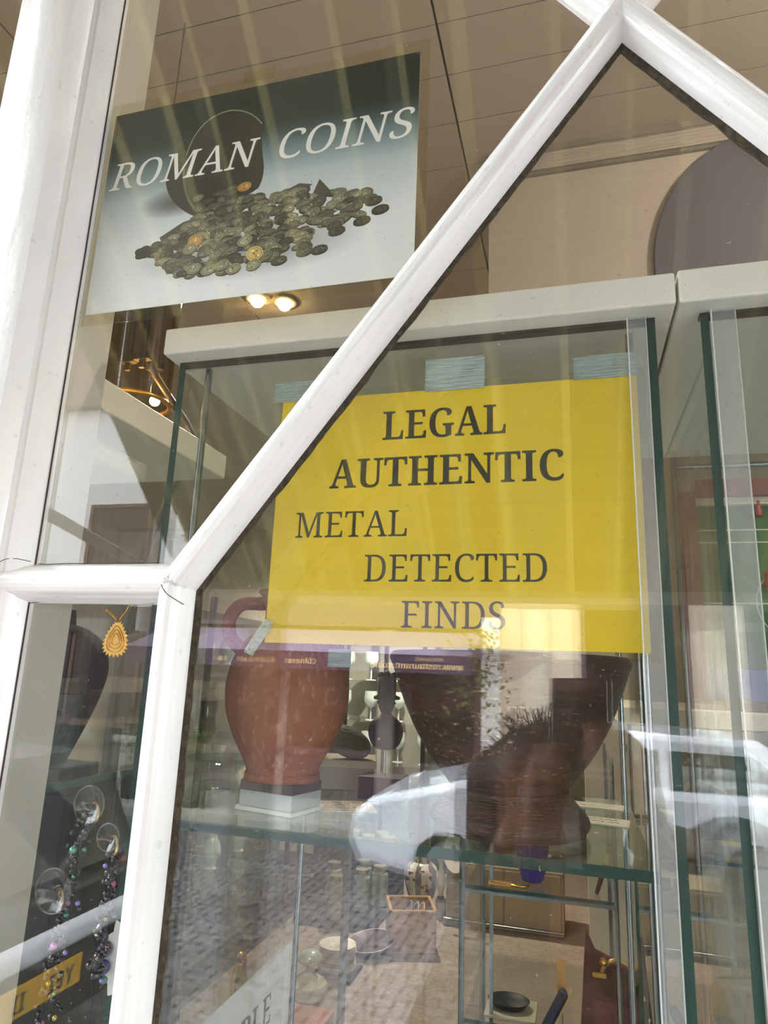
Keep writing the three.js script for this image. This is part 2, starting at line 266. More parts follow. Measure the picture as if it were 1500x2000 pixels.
facade('white_house', 'white house with brown framed windows at the far left of the street', -15, -6.85, 9.1, 6.2, whiteR, {
  windows: [[-7.9, 3.0, 1.1, 1.35, std(0x6f5a4a, 0.7)], [-10.2, 3.0, 1.1, 1.35, std(0x6f5a4a, 0.7)], [-7.9, 0.9, 1.2, 1.3, std(0x6f5a4a, 0.7)], [-10.4, 0.9, 1.2, 1.3, std(0x6f5a4a, 0.7)]], paneMat: brownGlass, roof: 1.6, blocks: [[-15, -6.85, 0, 0.85, 0.08, std(0x2b2d29, 0.7)], [-15, -6.85, 2.25, 2.75, 0.1, std(0x2b2d29, 0.7)], [-15, -10.45, 0.8, 2.3, 0.05, std(0x33332e, 0.7)], [-9.1, -8.0, 0.8, 2.3, 0.05, std(0x33332e, 0.7)], [-6.65 - 0.2, -6.95 + 0.2, 0.8, 2.3, 0.05, std(0x33332e, 0.7)]],
});
{ // plum awning with its gold lettering, facing the street
  const a = thing('restaurant_awning', 'plum canvas awning with gold lettering on its valance, mirrored below the yellow sign', 'awning', [-3.7, 0, 8.0]);
  const w = 4.95, m = std(0x77697a, 0.85);
  part(a, 'canvas', prism([[-w / 2, 0], [w / 2, 0], [w / 2, 0.012], [-w / 2, 0.012]], 1.1, 0).rotateX(-0.32).translate(0, 2.02, 0), m);
  for (const s of [-1, 1]) part(a, 'cheek', new THREE.ExtrudeGeometry(new THREE.Shape([new THREE.Vector2(0, 2.02), new THREE.Vector2(1.03, 2.02), new THREE.Vector2(1.03, 2.36)]), { depth: 0.01, bevelEnabled: false }).rotateY(-Math.PI / 2).translate(s * w / 2, 0, 0), m);
  part(a, 'valance', box(w, 0.22, 0.012, 0, 1.915, 0), std(0x3a2a40, 0.85));
  part(a, 'lettering', new THREE.PlaneGeometry(w, 0.22).rotateY(Math.PI).translate(0, 1.915, -0.008), std(0xffffff, 0.7, { map: canvasTex(2048, 96, (g, W, H) => {
    g.fillStyle = '#3a2a40'; g.fillRect(0, 0, W, H); g.fillStyle = '#e0b878'; g.textBaseline = 'middle';
    g.font = 'bold 46px sans-serif'; g.fillText('www.restaurant.co.uk', 40, 58); g.font = '30px sans-serif'; g.fillText('Restaurant', 150, 20);
    g.font = 'bold 44px sans-serif'; g.fillText('Chinese', 860, 52); g.fillText('Restaurant', 1080, 52); g.font = 'bold 40px sans-serif'; g.fillText('Bar', 1400, 52); g.fillText('Restaurant', 1600, 52);
  }) }));
}
// street trees and tubs
function shrub(name, label, x, z, yc, rx, ry, n, col, s, pot) {
  const t = thing(name, label, name === 'street_tree' ? 'tree' : 'plant', [x, 0, z]); seed = s;
  const leaf = new THREE.BufferGeometry(); leaf.setAttribute('position', new THREE.Float32BufferAttribute([0, 0, 0, 0.02, 0.035, 0.006, 0, 0.08, 0, -0.02, 0.035, 0.006], 3)); leaf.setIndex([0, 1, 2, 0, 2, 3]); leaf.computeVertexNormals();
  const im = new THREE.InstancedMesh(leaf, phys(col, 0.95, { specularIntensity: 0.2, side: THREE.DoubleSide, transmission: 0.3, thickness: 0 }), n), o = new THREE.Object3D();
  for (let i = 0; i < n; i++) { const a = rr(0, 6.28), b = Math.acos(rr(-1, 1)), r = Math.cbrt(rr(0.15, 1)) * (0.75 + 0.35 * Math.sin(a * 3 + b * 4)); o.position.set(Math.sin(b) * Math.cos(a) * rx * r, yc + Math.cos(b) * ry * r, Math.sin(b) * Math.sin(a) * rx * r * 0.8); o.rotation.set(rr(-2, 2), rr(0, 6), rr(-2, 2)); o.scale.setScalar(rr(0.7, 1.4)); o.updateMatrix(); im.setMatrixAt(i, o.matrix); }
  im.name = 'foliage'; im.userData.kind = 'stuff'; im.castShadow = im.receiveShadow = true; t.add(im);
  part(t, 'stem', tube([[0, 0.3, 0], [0.03, yc * 0.6, 0.02], [0, yc, 0]], 0.02, 12, 7), std(0x4a3b2c, 0.9));
  if (pot) part(t, 'pot', lathe([[0.0001, 0], [0.16, 0], [0.2, 0.34], [0.22, 0.36], [0.2, 0.4], [0.0001, 0.38]], 28), std(0x3a3638, 0.7));
  return t;
}
shrub('street_tree', 'small leafy street tree mirrored over the mortar, left of the cream building', -1.2, 8.3, 1.85, 0.5, 0.85, 420, 0x6d7038, 31);
shrub('tub_plant', 'bushy potted plant outside the restaurant, mirrored left of the jug', -4.9, 7.9, 0.75, 0.36, 0.34, 420, 0x4b5f2c, 32, true);
shrub('tub_plant', 'tall potted plant at the left corner of the restaurant', -5.9, 8.2, 0.9, 0.32, 0.5, 380, 0x43572a, 33, true);
{
  const l = thing('hanging_lantern', 'dark metal street lantern hung under the restaurant awning', 'lantern', [-4.65, 0, 7.9]);
  part(l, 'cap', lathe([[0.0001, 1.72], [0.16, 1.66], [0.12, 1.64], [0.0001, 1.64]], 8), M.black); part(l, 'glass', cyl(0.08, 0.11, 0.28, 0, 1.36, 0, 8), glassOf(0x8a8f88)); part(l, 'base', cyl(0.08, 0.08, 0.03, 0, 1.335, 0, 8), M.black); part(l, 'chain', cyl(0.008, 0.008, 0.3, 0, 1.72, 0, 6), M.black); part(l, 'post', cyl(0.03, 0.03, 1.34, 0, 0, 0, 10), M.black);
}
// cars: side outline swept across the width, narrower cabin on top, glazing, lamps, wheels
function car(name, label, pos, turn, bodyMat, H = 1, tail = false) {
  const c = thing(name, label, 'car', pos, turn);
  const body = prism([[-2.05, 0.32], [-2.12, 0.45], [-2.1, 0.62], [-1.98, 0.74], [-1.2, 0.93 * H], [-0.8, 0.99 * H], [1.4, 1.0 * H], [1.95, 0.96 * H], [2.1, 0.8], [2.12, 0.45], [2.05, 0.3], [1.65, 0.26], [1.6, 0.44], [1.4, 0.56], [1.2, 0.56], [1.0, 0.44], [0.95, 0.26], [-0.95, 0.26], [-1.0, 0.44], [-1.2, 0.56], [-1.4, 0.56], [-1.6, 0.44], [-1.65, 0.26]], 1.72, -0.86, 0.06);
  part(c, 'body', body, bodyMat);
  const cab = prism([[-0.85, 0.96 * H], [-0.15, 1.38 * H], [0.2, 1.44 * H], ...(tail ? [[1.85, 1.38 * H], [2.06, 0.98 * H]] : [[1.2, 1.42 * H], [1.85, 0.98 * H]])], 1.44, -0.72, 0.05); part(c, 'roof', cab, bodyMat);
  const g = phys(0x14181b, 0.05, { clearcoat: 1 });
  part(c, 'side_window', prism([[-0.6, 1.02 * H], [-0.12, 1.32 * H], [0.45, 1.36 * H], [0.45, 1.02 * H]], 1.47, -0.735), g); part(c, 'side_window', prism([[0.53, 1.02 * H], [0.53, 1.36 * H], [1.15, 1.35 * H], [1.55, 1.04 * H]], 1.47, -0.735), g);
  part(c, 'windscreen', box(0.02, 0.72 * H, 1.25, 0, 0, 0).rotateZ(-1.03).translate(-0.52, 1.185 * H, 0), g); part(c, 'rear_window', box(0.02, 0.58, 1.2).rotateZ(tail ? 0.5 : 0.96).translate(tail ? 2.0 : 1.57, 1.2 * H, 0), g);
  for (const s of [-1, 1]) {
    part(c, 'headlight', rbox(0.34, 0.13, 0.3, 0, 0, 0, 0.04).rotateZ(0.5).translate(-1.97, 0.72, s * 0.66), phys(0xcfd6da, 0.08, { clearcoat: 1 }));
    part(c, 'tail_light', rbox(0.08, 0.22, 0.22, 2.1, 0.78, s * 0.68, 0.03), phys(0x7a1414, 0.2, { clearcoat: 1 }));
    part(c, 'mirror', rbox(0.14, 0.13, 0.2, -0.55, 1.03 * H, s * 0.96, 0.04), bodyMat);
    for (const x of [-1.3, 1.3]) { const w = part(c, 'wheel', new THREE.TorusGeometry(0.235, 0.085, 12, 32).translate(x, 0.31 - 0.0, s * 0.78), std(0x151515, 0.9)); part(w, 'hub', new THREE.CylinderGeometry(0.19, 0.19, 0.06, 10).rotateX(Math.PI / 2).translate(x, 0.31, s * 0.82), std(0xa9adb0, 0.35, { metalness: 0.8 })); }
  }
  return c;
}
const RY = -0.1;
car('white_car', 'white hatchback facing left on the far side of the street, mirrored between jug and mortar', [0.2, RY, 6.55], 0, phys(0xe8eaee, 0.25, { clearcoat: 1 }));
{
  const c = car('dark_car', 'dark parked car with yellow rear number plate, mirrored in the lower left pane', [-4.49, RY, 2.4], 0, phys(0x0e0e12, 0.4, { clearcoat: 0.6, clearcoatRoughness: 0.1 }), 0.97, true);
  part(c, 'bumper', rbox(0.1, 0.12, 1.7, 2.15, 0.65, 0, 0.045), phys(0xeceef0, 0.2, { clearcoat: 1 }), 'silver strip across the tailgate');
  part(c, 'number_plate', rbox(0.012, 0.125, 0.54, 2.187, 0.485, 0, 0.004), std(0xd9a514, 0.5), 'yellow rear plate');
  part(c, 'plate_lettering', new THREE.PlaneGeometry(0.52, 0.11).rotateY(Math.PI / 2).translate(2.1942, 0.485, 0), std(0xffffff, 0.5, { map: canvasTex(512, 112, (g, W, H) => { g.fillStyle = '#dba814'; g.fillRect(0, 0, W, H); g.fillStyle = '#1c1708'; g.font = 'bold 104px sans-serif'; g.textBaseline = 'middle'; g.fillText('YEI', 40, 60); g.fillText('II', 330, 60); }) }));
}
// ------------------------------------------------------------------ glass display cabinets
// upright glass with a dark green cut edge facing the street
function cabinet(name, label, x0, x1, z0, z1, yb, yt, pel, opts = {}) {
  const c = thing(name, label, 'cabinet', [(x0 + x1) / 2, 0, (z0 + z1) / 2], 0, opts.group);
  const at = (g) => g.translate(-(x0 + x1) / 2, 0, -(z0 + z1) / 2);
  part(c, 'top_panel', at(rbox(pel[1] - pel[0], pel[3] - pel[2], pel[5] - pel[4], (pel[0] + pel[1]) / 2, (pel[2] + pel[3]) / 2, (pel[4] + pel[5]) / 2, 0.0022)), opts.cab ?? M.cab);
  part(c, 'plinth', at(rbox(x1 - x0 + 0.01, yb, z1 - z0 + 0.01, (x0 + x1) / 2, yb / 2, (z0 + z1) / 2, 0.004)), opts.cab ?? M.cab);
  for (const x of [x0, x1 - 0.006]) {
    const s = part(c, 'side_panel', at(span(x, x + 0.006, yb, yt, z0, z1 - 0.0005)), M.glass);
    part(s, 'edge', at(span(x, x + 0.006, yb, yt, z1 - 0.0005, z1 + 0.0003)), M.edge, 'dark green cut edge of the glass');
  }
  part(c, 'front_panel', at(span(x0 + 0.007, x1 - 0.007, yb, yt, z1 - 0.006, z1)), M.glass);
  if (opts.back !== false) part(c, 'back_panel', at(span(x0 + 0.007, x1 - 0.007, yb, yt, z0, z0 + 0.005)), M.glass);
  for (const [a, b] of opts.strips ?? []) {
    part(c, 'dust_strip', at(rbox(b - a, yt - yb, 0.003, (a + b) / 2, (yb + yt) / 2, z1 + 0.0025, 0.001)), M.strip, 'clear plastic dust strip');
    part(c, 'strip_edge', at(span(a - 0.0004, a + 0.0004, yb, yt, z1 + 0.002, z1 + 0.0045)), std(0xc9cbc6, 0.5)); part(c, 'strip_edge', at(span(b - 0.0003, b + 0.0003, yb, yt, z1 + 0.002, z1 + 0.004)), std(0xb5b8b2, 0.5));
  }
  part(c, 'gasket', at(span(x0, x1, pel[2] - 0.0028, pel[2], z1 - 0.0085, z1 + 0.0005)), M.gasket);
  for (const [x, z] of opts.rods ?? []) part(c, 'support_rod', at(cyl(0.0032, 0.0032, yt - yb - 0.004, x, yb, z, 16)), M.chrome);
  return { c, at };
}
const main = cabinet('display_cabinet', 'glass cabinet with white top holding the terracotta jug and dark wooden mortar', -0.349, 0.0665, -0.425, -0.07, 0.35, 2.0765, [-0.3555, 0.0797, 2.0745, 2.1, -0.43, -0.05],
  { strips: [[0.046, 0.0595]], rods: [[-0.327, -0.085], [0.049, -0.09], [-0.327, -0.40], [0.049, -0.40]] });
{ // its glass shelf
  const s = part(main.c, 'glass_shelf', main.at(span(-0.341, 0.05, 1.6705, 1.678, -0.365, -0.0855)), glassOf(0xe6f2ea));
  part(s, 'edge', main.at(span(-0.341, 0.05, 1.6705, 1.678, -0.0855, -0.0848)), M.edge, 'dark green front edge of the shelf');
  for (const [x, z] of [[0.0535, -0.105], [0.0535, -0.34], [-0.337, -0.105], [-0.337, -0.34]]) part(main.c, 'shelf_stud', main.at(new THREE.CylinderGeometry(0.005, 0.005, 0.012, 20).rotateZ(Math.PI / 2).translate(x, 1.665, z)), M.chrome);
}
const right = cabinet('display_cabinet', 'glass cabinet with white top at the right edge, beside the yellow sign', 0.0985, 0.51, -0.425, -0.07, 0.35, 2.0765, [0.0817, 0.53, 2.0745, 2.1015, -0.43, -0.05],
  { strips: [[0.1055, 0.122]], rods: [[0.12, -0.40]] });
part(right.c, 'lamp_rail', right.at(rod([0.12, 2.058, -0.418], [0.5, 2.058, -0.418], 0.003)), M.chrome, 'slim metal rail along the back');
const leftC = cabinet('display_cabinet', 'cream topped glass jewellery cabinet behind the white mullion at far left', -0.905, -0.495, -0.405, -0.07, 0.35, 2.066, [-0.92, -0.485, 2.065, 2.1, -0.408, -0.05], {});
{
  const s = part(leftC.c, 'glass_shelf', leftC.at(span(-0.9, -0.502, 1.672, 1.679, -0.30, -0.085)), glassOf(0xe6f2ea));
  part(s, 'edge', leftC.at(span(-0.5026, -0.502, 1.672, 1.679, -0.30, -0.085)), M.edgePale, 'green side edge of the shelf');
}

part(leftC.c, 'backdrop', leftC.at(span(-0.896, -0.504, 0.36, 1.655, -0.397, -0.392)), std(0x17120f, 0.95), 'dark brown cloth backdrop');
part(leftC.c, 'backdrop', leftC.at(span(-0.893, -0.89, 0.36, 1.655, -0.39, -0.085)), std(0x17120f, 0.95), 'dark brown cloth backdrop');

// ------------------------------------------------------------------ the two notices
const posterMap = canvasTex(1500, 1060, (g, W, H) => {
  const k = W / 297; // canvas units per millimetre
  const grad = g.createLinearGradient(0, 0, 0, H);
  grad.addColorStop(0, '#071a17'); grad.addColorStop(0.2, '#122825'); grad.addColorStop(0.33, '#6b828b'); grad.addColorStop(0.47, '#bccad2'); grad.addColorStop(0.7, '#e3eaf1'); grad.addColorStop(1, '#eaf0f8');
  g.fillStyle = grad; g.fillRect(0, 0, W, H);
  const blob = (x, y, rx, ry, c) => { g.save(); g.translate(x * k, y * k); g.scale(rx * k, ry * k); const r = g.createRadialGradient(0, 0, 0, 0, 0, 1); r.addColorStop(0, c); r.addColorStop(1, 'rgba(0,0,0,0)'); g.fillStyle = r; g.fillRect(-1, -1, 2, 2); g.restore(); };
  blob(75, 108, 34, 16, 'rgba(50,54,50,0.75)'); blob(150, 165, 110, 30, 'rgba(60,66,66,0.45)');
  const path = (pts, fill) => { g.beginPath(); pts.forEach((p, i) => i ? (p.length === 4 ? g.quadraticCurveTo(p[0] * k, p[1] * k, p[2] * k, p[3] * k) : g.lineTo(p[0] * k, p[1] * k)) : g.moveTo(p[0] * k, p[1] * k)); g.closePath(); if (fill) { g.fillStyle = fill; g.fill(); } };
  // outside of the pot, then its open inside
  path([[82, 40], [64, 58, 64, 80], [66, 98, 80, 112], [90, 122, 103, 128], [104, 118], [88, 80]], '#2a2b20');
  const inside = g.createLinearGradient(80 * k, 0, 165 * k, 0); inside.addColorStop(0, '#34342a'); inside.addColorStop(0.45, '#1b1c15'); inside.addColorStop(1, '#3a3a2d');
  path([[83, 58], [90, 22, 121, 20], [142, 22, 156, 42], [156, 50], [158, 70, 161, 84], [163, 98, 158, 108], [140, 118], [120, 126], [104, 126], [88, 112, 83, 84]], inside);
  g.lineWidth = 1.3 * k; g.strokeStyle = '#8c9070'; g.beginPath(); g.moveTo(83 * k, 60 * k); g.quadraticCurveTo(90 * k, 22 * k, 121 * k, 20.5 * k); g.quadraticCurveTo(142 * k, 22 * k, 156 * k, 42 * k); g.stroke();
  g.lineWidth = 2.4 * k; g.strokeStyle = '#6d6d53'; g.beginPath(); g.moveTo(82 * k, 74 * k); g.quadraticCurveTo(84 * k, 108 * k, 105 * k, 125 * k); g.quadraticCurveTo(114 * k, 128 * k, 122 * k, 123 * k); g.stroke();
  g.lineWidth = 0.5 * k; for (let i = 0; i < 16; i++) { g.strokeStyle = `rgba(${70 + i * 3},${72 + i * 3},${56 + i * 2},0.35)`; g.beginPath(); g.ellipse(123 * k, (62 + i * 1.2) * k, (34 - i) * k, (36 - i * 1.5) * k, 0.15, Math.PI * 1.02, Math.PI * 1.9); g.stroke(); }
  const coin = (x, y, rx, ry, rot, tone, tint) => {
    g.save(); g.translate(x * k, y * k); g.rotate(rot);
    const c = tint ?? [0.92 * tone, 0.91 * tone, 0.76 * tone];
    const q = (m) => `rgb(${c.map((v) => Math.round(Math.min(255, v * m))).join(',')})`;
    g.fillStyle = q(0.35); g.beginPath(); g.ellipse(0, 1.1 * k, rx * k, ry * k, 0, 0, 7); g.fill();
    g.fillStyle = q(1); g.beginPath(); g.ellipse(0, 0, rx * k, ry * k, 0, 0, 7); g.fill();
    g.lineWidth = 0.45 * k; g.strokeStyle = q(0.6); g.beginPath(); g.ellipse(0, 0, rx * 0.8 * k, ry * 0.76 * k, 0, 0, 7); g.stroke();
    for (let i = 0; i < 7; i++) { g.fillStyle = q(i % 2 ? 1.35 : 0.7); g.beginPath(); g.ellipse(rr(-0.45, 0.45) * rx * k, rr(-0.45, 0.45) * ry * k, rr(0.06, 0.22) * rx * k, rr(0.06, 0.2) * ry * k, rr(0, 3), 0, 7); g.fill(); }
    g.restore();
  };
  const inPile = (x, y) => { const lo = y < 126 ? 122 : y < 140 ? 96 - (y - 126) : y < 150 ? 70 : y < 162 ? 56 : 62 + (y - 162) * 1.5, hi = y < 124 ? 205 : y < 136 ? 262 : y < 150 ? 258 : y < 162 ? 240 : y < 172 ? 210 : 190 - (y - 172) * 3; return x > lo && x < hi; };
  seed = 11;
  path([[66, 142], [88, 130], [130, 122], [160, 116], [132, 140], [112, 156], [92, 160], [72, 154]], '#4b4a37'); // large sherds among the coins
  path([[72, 170], [92, 154], [100, 162], [104, 172], [88, 180], [78, 180]], '#55543f');
  path([[176, 118], [196, 110], [208, 113], [198, 120]], '#4e4f3c'); path([[205, 132], [214, 109], [226, 124], [218, 131]], '#4a4b3c'); path([[200, 134], [214, 138], [232, 142], [218, 152], [202, 146]], '#5c5b49');
  for (let r = 0; r < 40; r++) for (let i = 0; i < 12; i++) { const y = 116 + r * 1.72, x = rr(50, 265); if (inPile(x, y)) coin(x, y + rr(-1, 1), rr(5, 7.6), rr(2.7, 4.6), rr(-0.45, 0.25), rr(74, 168)); }
  for (let i = 0; i < 24; i++) coin(rr(96, 150), rr(104, 122), rr(5, 7), rr(2.4, 3.6), rr(-0.3, 0.2), rr(64, 130));
  for (let i = 0; i < 7; i++) coin(rr(48, 66), rr(146, 160), rr(5, 7), rr(2.6, 3.6), rr(-0.4, 0.1), rr(46, 66));
  for (const [x, y] of [[268, 147], [253, 155], [262, 138], [246, 141], [232, 161], [218, 176], [205, 176], [183, 181]]) coin(x, y, 7.4, 4, -0.15, rr(80, 130));
  coin(144.6, 104, 6.6, 4.4, -0.15, 0, [196, 148, 78]); coin(102, 151, 7, 6, -0.1, 0, [206, 162, 96]); coin(160.4, 171.5, 7.8, 7, 0, 0, [214, 186, 118]);
  for (const [x, y] of [[98, 158], [150, 158], [118, 181], [142, 183], [104, 178], [160, 182], [131, 178]]) coin(x, y, 7, 4.8, -0.3, 168);
  // the lettering, a slanted serif right across the sheet
  g.fillStyle = '#f2f4f5'; g.save(); g.font = `${46 * k * 0.86}px serif`; g.textBaseline = 'alphabetic';
  const word = (s, x0, x1, y) => { g.save(); const w = g.measureText(s).width; g.transform(1, 0, -0.21, 1, x0 * k, y * k); g.scale(((x1 - x0) * k) / w, 1); g.fillText(s, 0, 0); g.restore(); };
  word('ROMAN', 3, 151, 84); word('COINS', 170, 292, 82.5); g.restore();
});
{
  const p = thing('coin_poster', 'laminated poster reading ROMAN COINS with a pot spilling coins, behind the upper left pane', 'poster', [-0.2595, 2.201, -0.0075]);
  const sheet = part(p, 'sheet', box(0.297, 0.21, 0.0003), std(0xf2f2f0, 0.8));
  part(p, 'print', new THREE.PlaneGeometry(0.297, 0.21).translate(0, 0, 0.00025), phys(0xffffff, 0.5, { map: posterMap }));
  part(p, 'laminate', rbox(0.313, 0.233, 0.0012, 0.0005, 0.0005, 0, 0.0004, 1), glassOf(0xf6f4ec, { roughness: 0.03, ior: 1.45 }));
  part(p, 'tape', box(0.042, 0.013, 0.0002, 0.01, -0.117, 0.0012), M.clearTape); part(p, 'tape', box(0.03, 0.012, 0.0002, 0.0, 0.116, 0.0012), M.clearTape);
}
const yellowMap = canvasTex(1500, 1060, (g, W, H) => {
  const k = W / 297; g.fillStyle = '#f0cd1b'; g.fillRect(0, 0, W, H);
  for (let i = 0; i < 60; i++) { g.fillStyle = `rgba(${rnd() > 0.5 ? '255,235,80' : '190,160,0'},0.03)`; g.fillRect(0, rnd() * H, W, rr(2, 30)); }
  g.fillStyle = '#16170f'; g.textBaseline = 'alphabetic';
  const line = (s, x0, x1, base, cap, bold) => { g.save(); g.font = `${bold ? 'bold ' : ''}100px serif`; const w = g.measureText(s).width, h = 71.4; g.translate(x0 * k, base * k); g.scale(((x1 - x0) * k) / w, (cap * k) / h); g.fillText(s, 0, 0); g.restore(); };
  line('LEGAL', 93, 197.5, 41.5, 25, true); line('AUTHENTIC', 48.5, 242, 82, 25, true);
  line('METAL', 19.5, 118.5, 123.5, 21.5, false); line('DETECTED', 82, 228.5, 160, 21.5, false); line('FINDS', 114, 197, 195.5, 20.5, false);
});
{
  const s = thing('yellow_sign', 'yellow laminated notice reading LEGAL AUTHENTIC METAL DETECTED FINDS taped inside the glass', 'sign', [-0.0965, 1.926, -0.0787]);
  part(s, 'sheet', box(0.297, 0.212, 0.0003), std(0xd8c02a, 0.8));
  part(s, 'print', new THREE.PlaneGeometry(0.297, 0.212).translate(0, 0, 0.00025), phys(0xffffff, 0.55, { map: yellowMap }));
  part(s, 'laminate', rbox(0.311, 0.225, 0.0012, -0.0005, 0, 0, 0.0004, 1), glassOf(0xfafaf2, { roughness: 0.04, ior: 1.45 }));
  const tapeM = phys(0xb9c9c6, 0.55, { bumpMap: tex(128, 128, (u, v) => fbm(u, v, 3, 60, 4), false), bumpScale: 0.003 });
  for (const [x, y, w, h] of [[-0.1385, 0.114, 0.037, 0.019], [0.006, 0.119, 0.05, 0.029], [0.126, 0.115, 0.049, 0.02], [-0.0825, -0.1165, 0.019, 0.014]]) part(s, 'tape', rbox(w, h, 0.0004, x, y, 0.0011, 0.0001, 1), tapeM, 'pale ribbed tape');
  part(s, 'tape', prism([[-0.166, -0.114], [-0.158, -0.117], [-0.149, -0.103], [-0.141, -0.09], [-0.149, -0.087], [-0.158, -0.1]], 0.0008, 0.001), phys(0xbfc6b4, 0.4, { bumpMap: tex(128, 128, (u, v) => fbm(u, v, 10, 10, 14), false, [30, 30]), bumpScale: 0.004 }), 'crumpled tape');
}
// scribbled cards
const scribble = (paper, s, lines) => canvasTex(256, 128, (g, W, H) => {
  g.fillStyle = paper; g.fillRect(0, 0, W, H); g.strokeStyle = '#2a2622'; g.lineWidth = 4; seed = s;
  for (let l = 0; l < lines; l++) { let x = 18; const y = 30 + l * (80 / lines); g.beginPath(); g.moveTo(x, y); while (x < W - 30) { x += rr(4, 11); g.lineTo(x, y + rr(-11, 11)); if (rnd() > 0.85) { x += 10; g.moveTo(x, y); } } g.stroke(); }
});
function card(label, x, z, w, d, turn, paper, s, lines, y = 1.6784) {
  const c = thing('price_card', label, 'card', [x, y, z], turn);
  part(c, 'sheet', rbox(w, 0.0006, d, 0, 0.0003, 0, 0.0002, 1), std(0xe4ddcf, 0.85));
  part(c, 'writing', new THREE.PlaneGeometry(w * 0.98, d * 0.98).rotateX(-Math.PI / 2).translate(0, 0.0008, 0), std(0xffffff, 0.85, { map: scribble(paper, s, lines) }));
  return c;
}
card('white handwritten card lying right of the mortar foot, nearer the glass', 0.002, -0.238, 0.082, 0.034, -0.12, '#ded7c8', 5, 2);
card('white handwritten card lying right of the mortar foot, farther back', 0.004, -0.314, 0.078, 0.03, -0.1, '#ddd5c4', 9, 2);
card('brown handwritten card between the jug plinth and the statuette', -0.206, -0.195, 0.05, 0.05, 0.45, '#b39a7c', 13, 3);
{
  const t = thing('price_tag', 'pale torn paper tag with writing on the glass beside the left glazing bar', 'tag', [-0.326, 1.788, -0.0785]);
  part(t, 'sheet', prism([[-0.016, 0.016], [-0.003, 0.017], [0.008, 0.009], [0.015, -0.004], [0.009, -0.012], [0.006, -0.022], [-0.016, -0.024]], 0.0006, 0), std(0xcfd3c8, 0.8));
  for (let i = 0; i < 4; i++) part(t, 'writing', tube([[0 + i * 0.003, -0.012, 0.0008], [0.002 + i * 0.003, -0.005 - i * 0.001, 0.0008], [0.003 + i * 0.003, -0.011, 0.0008]], 0.0003, 8, 4), M.black);
}

// ------------------------------------------------------------------ on the main shelf: jug, mortar, statuette, stone
{
  const p = thing('display_plinth', 'small grey and clear acrylic block under the terracotta jug', 'plinth', [-0.2555, 1.6784, -0.158], -0.23);
  part(p, 'base', rbox(0.061, 0.0035, 0.05, 0, 0.00175, 0, 0.0006), std(0xd7dbd9, 0.4));
  part(p, 'lower_block', rbox(0.0565, 0.013, 0.045, 0, 0.01, 0, 0.0006), phys(0xb9c0c2, 0.25, { clearcoat: 1 }));
  part(p, 'upper_block', rbox(0.0565, 0.008, 0.045, 0, 0.0206, 0, 0.0006), phys(0x57544f, 0.15, { clearcoat: 1 }));
}
const clay = phys(0xffffff, 0.8, { map: tex(512, 512, (u, v) => { const n = fbm(u, v, 8, 6, 3), m = fbm(u, v, 80, 50, 7), r = fbm(u, v, 3, 40, 12); const w = Math.max(0, m - 0.56) * 0.45 * (0.4 + n); return [0.47 + 0.16 * n + 0.05 * r + w, 0.28 + 0.11 * n + 0.05 * r + w, 0.2 + 0.08 * n + 0.05 * r + w]; }), bumpMap: tex(256, 256, (u, v) => 0.6 * fbm(u, v, 40, 40, 5) + 0.4 * fbm(u, v, 2, 50, 8), false), bumpScale: 0.0012 });
{
  const j = thing('clay_jug', 'weathered terracotta jug on the acrylic block, its neck behind the yellow sign', 'jug', [-0.2555, 1.7031, -0.158]);
  part(j, 'body', smoothLathe([[0.0001, 0], [0.031, 0], [0.0335, 0.002], [0.0335, 0.006], [0.0325, 0.0095], [0.0385, 0.022], [0.0475, 0.039], [0.0545, 0.058], [0.0565, 0.075], [0.0555, 0.09], [0.0515, 0.105], [0.044, 0.119], [0.034, 0.129], [0.027, 0.138], [0.026, 0.15], [0.0305, 0.162], [0.034, 0.166], [0.031, 0.167], [0.025, 0.155], [0.022, 0.14]], 110), clay);
  part(j, 'handle', tube([[-0.044, 0.112, 0.012], [-0.056, 0.124, 0.014], [-0.059, 0.14, 0.013], [-0.05, 0.154, 0.01], [-0.028, 0.156, 0.004]], 0.0065, 40, 14), clay);
}
const mortarWood = phys(0xffffff, 0.62, { clearcoat: 0.25, clearcoatRoughness: 0.4, map: tex(1024, 512, (u, v) => { const n = fbm(u, v, 10, 14, 3), m = fbm(u, v, 200, 120, 17, 2), s = fbm(u, v, 60, 200, 27, 2), l = fbm(u, v, 5, 60, 31); let w = m > 0.69 ? (m - 0.69) * 0.9 : 0; w += s > 0.72 ? (s - 0.72) * 1.6 : 0; w *= fbm(u, v, 12, 12, 44) > 0.5 ? 1.2 : 0.25; return [0.175 + 0.12 * n + 0.06 * l + w, 0.115 + 0.075 * n + 0.045 * l + w, 0.085 + 0.05 * n + 0.035 * l + w * 0.85]; }), bumpMap: tex(512, 256, (u, v) => fbm(u, v, 60, 90, 7), false), bumpScale: 0.0012 });
{
  const m = thing('wooden_mortar', 'large dark scratched wooden mortar with flared cup and spreading foot, below the yellow sign', 'mortar', [-0.0565, 1.6784, -0.172]);
  part(m, 'cup', smoothLathe([[0.0485, 0.0325], [0.051, 0.036], [0.059, 0.046], [0.0695, 0.06], [0.079, 0.076], [0.0875, 0.094], [0.0945, 0.112], [0.1, 0.128], [0.103, 0.1345], [0.1015, 0.139], [0.0975, 0.1385], [0.09, 0.12], [0.078, 0.095], [0.06, 0.07], [0.03, 0.056], [0.0001, 0.053]], 110, 80), mortarWood);
  part(m, 'foot', smoothLathe([[0.0001, 0.0005], [0.056, 0.0005], [0.062, 0.002], [0.0655, 0.007], [0.0645, 0.0125], [0.06, 0.018], [0.054, 0.0245], [0.05, 0.029], [0.0485, 0.0327], [0.03, 0.034], [0.0001, 0.034]], 70, 80), mortarWood);
}
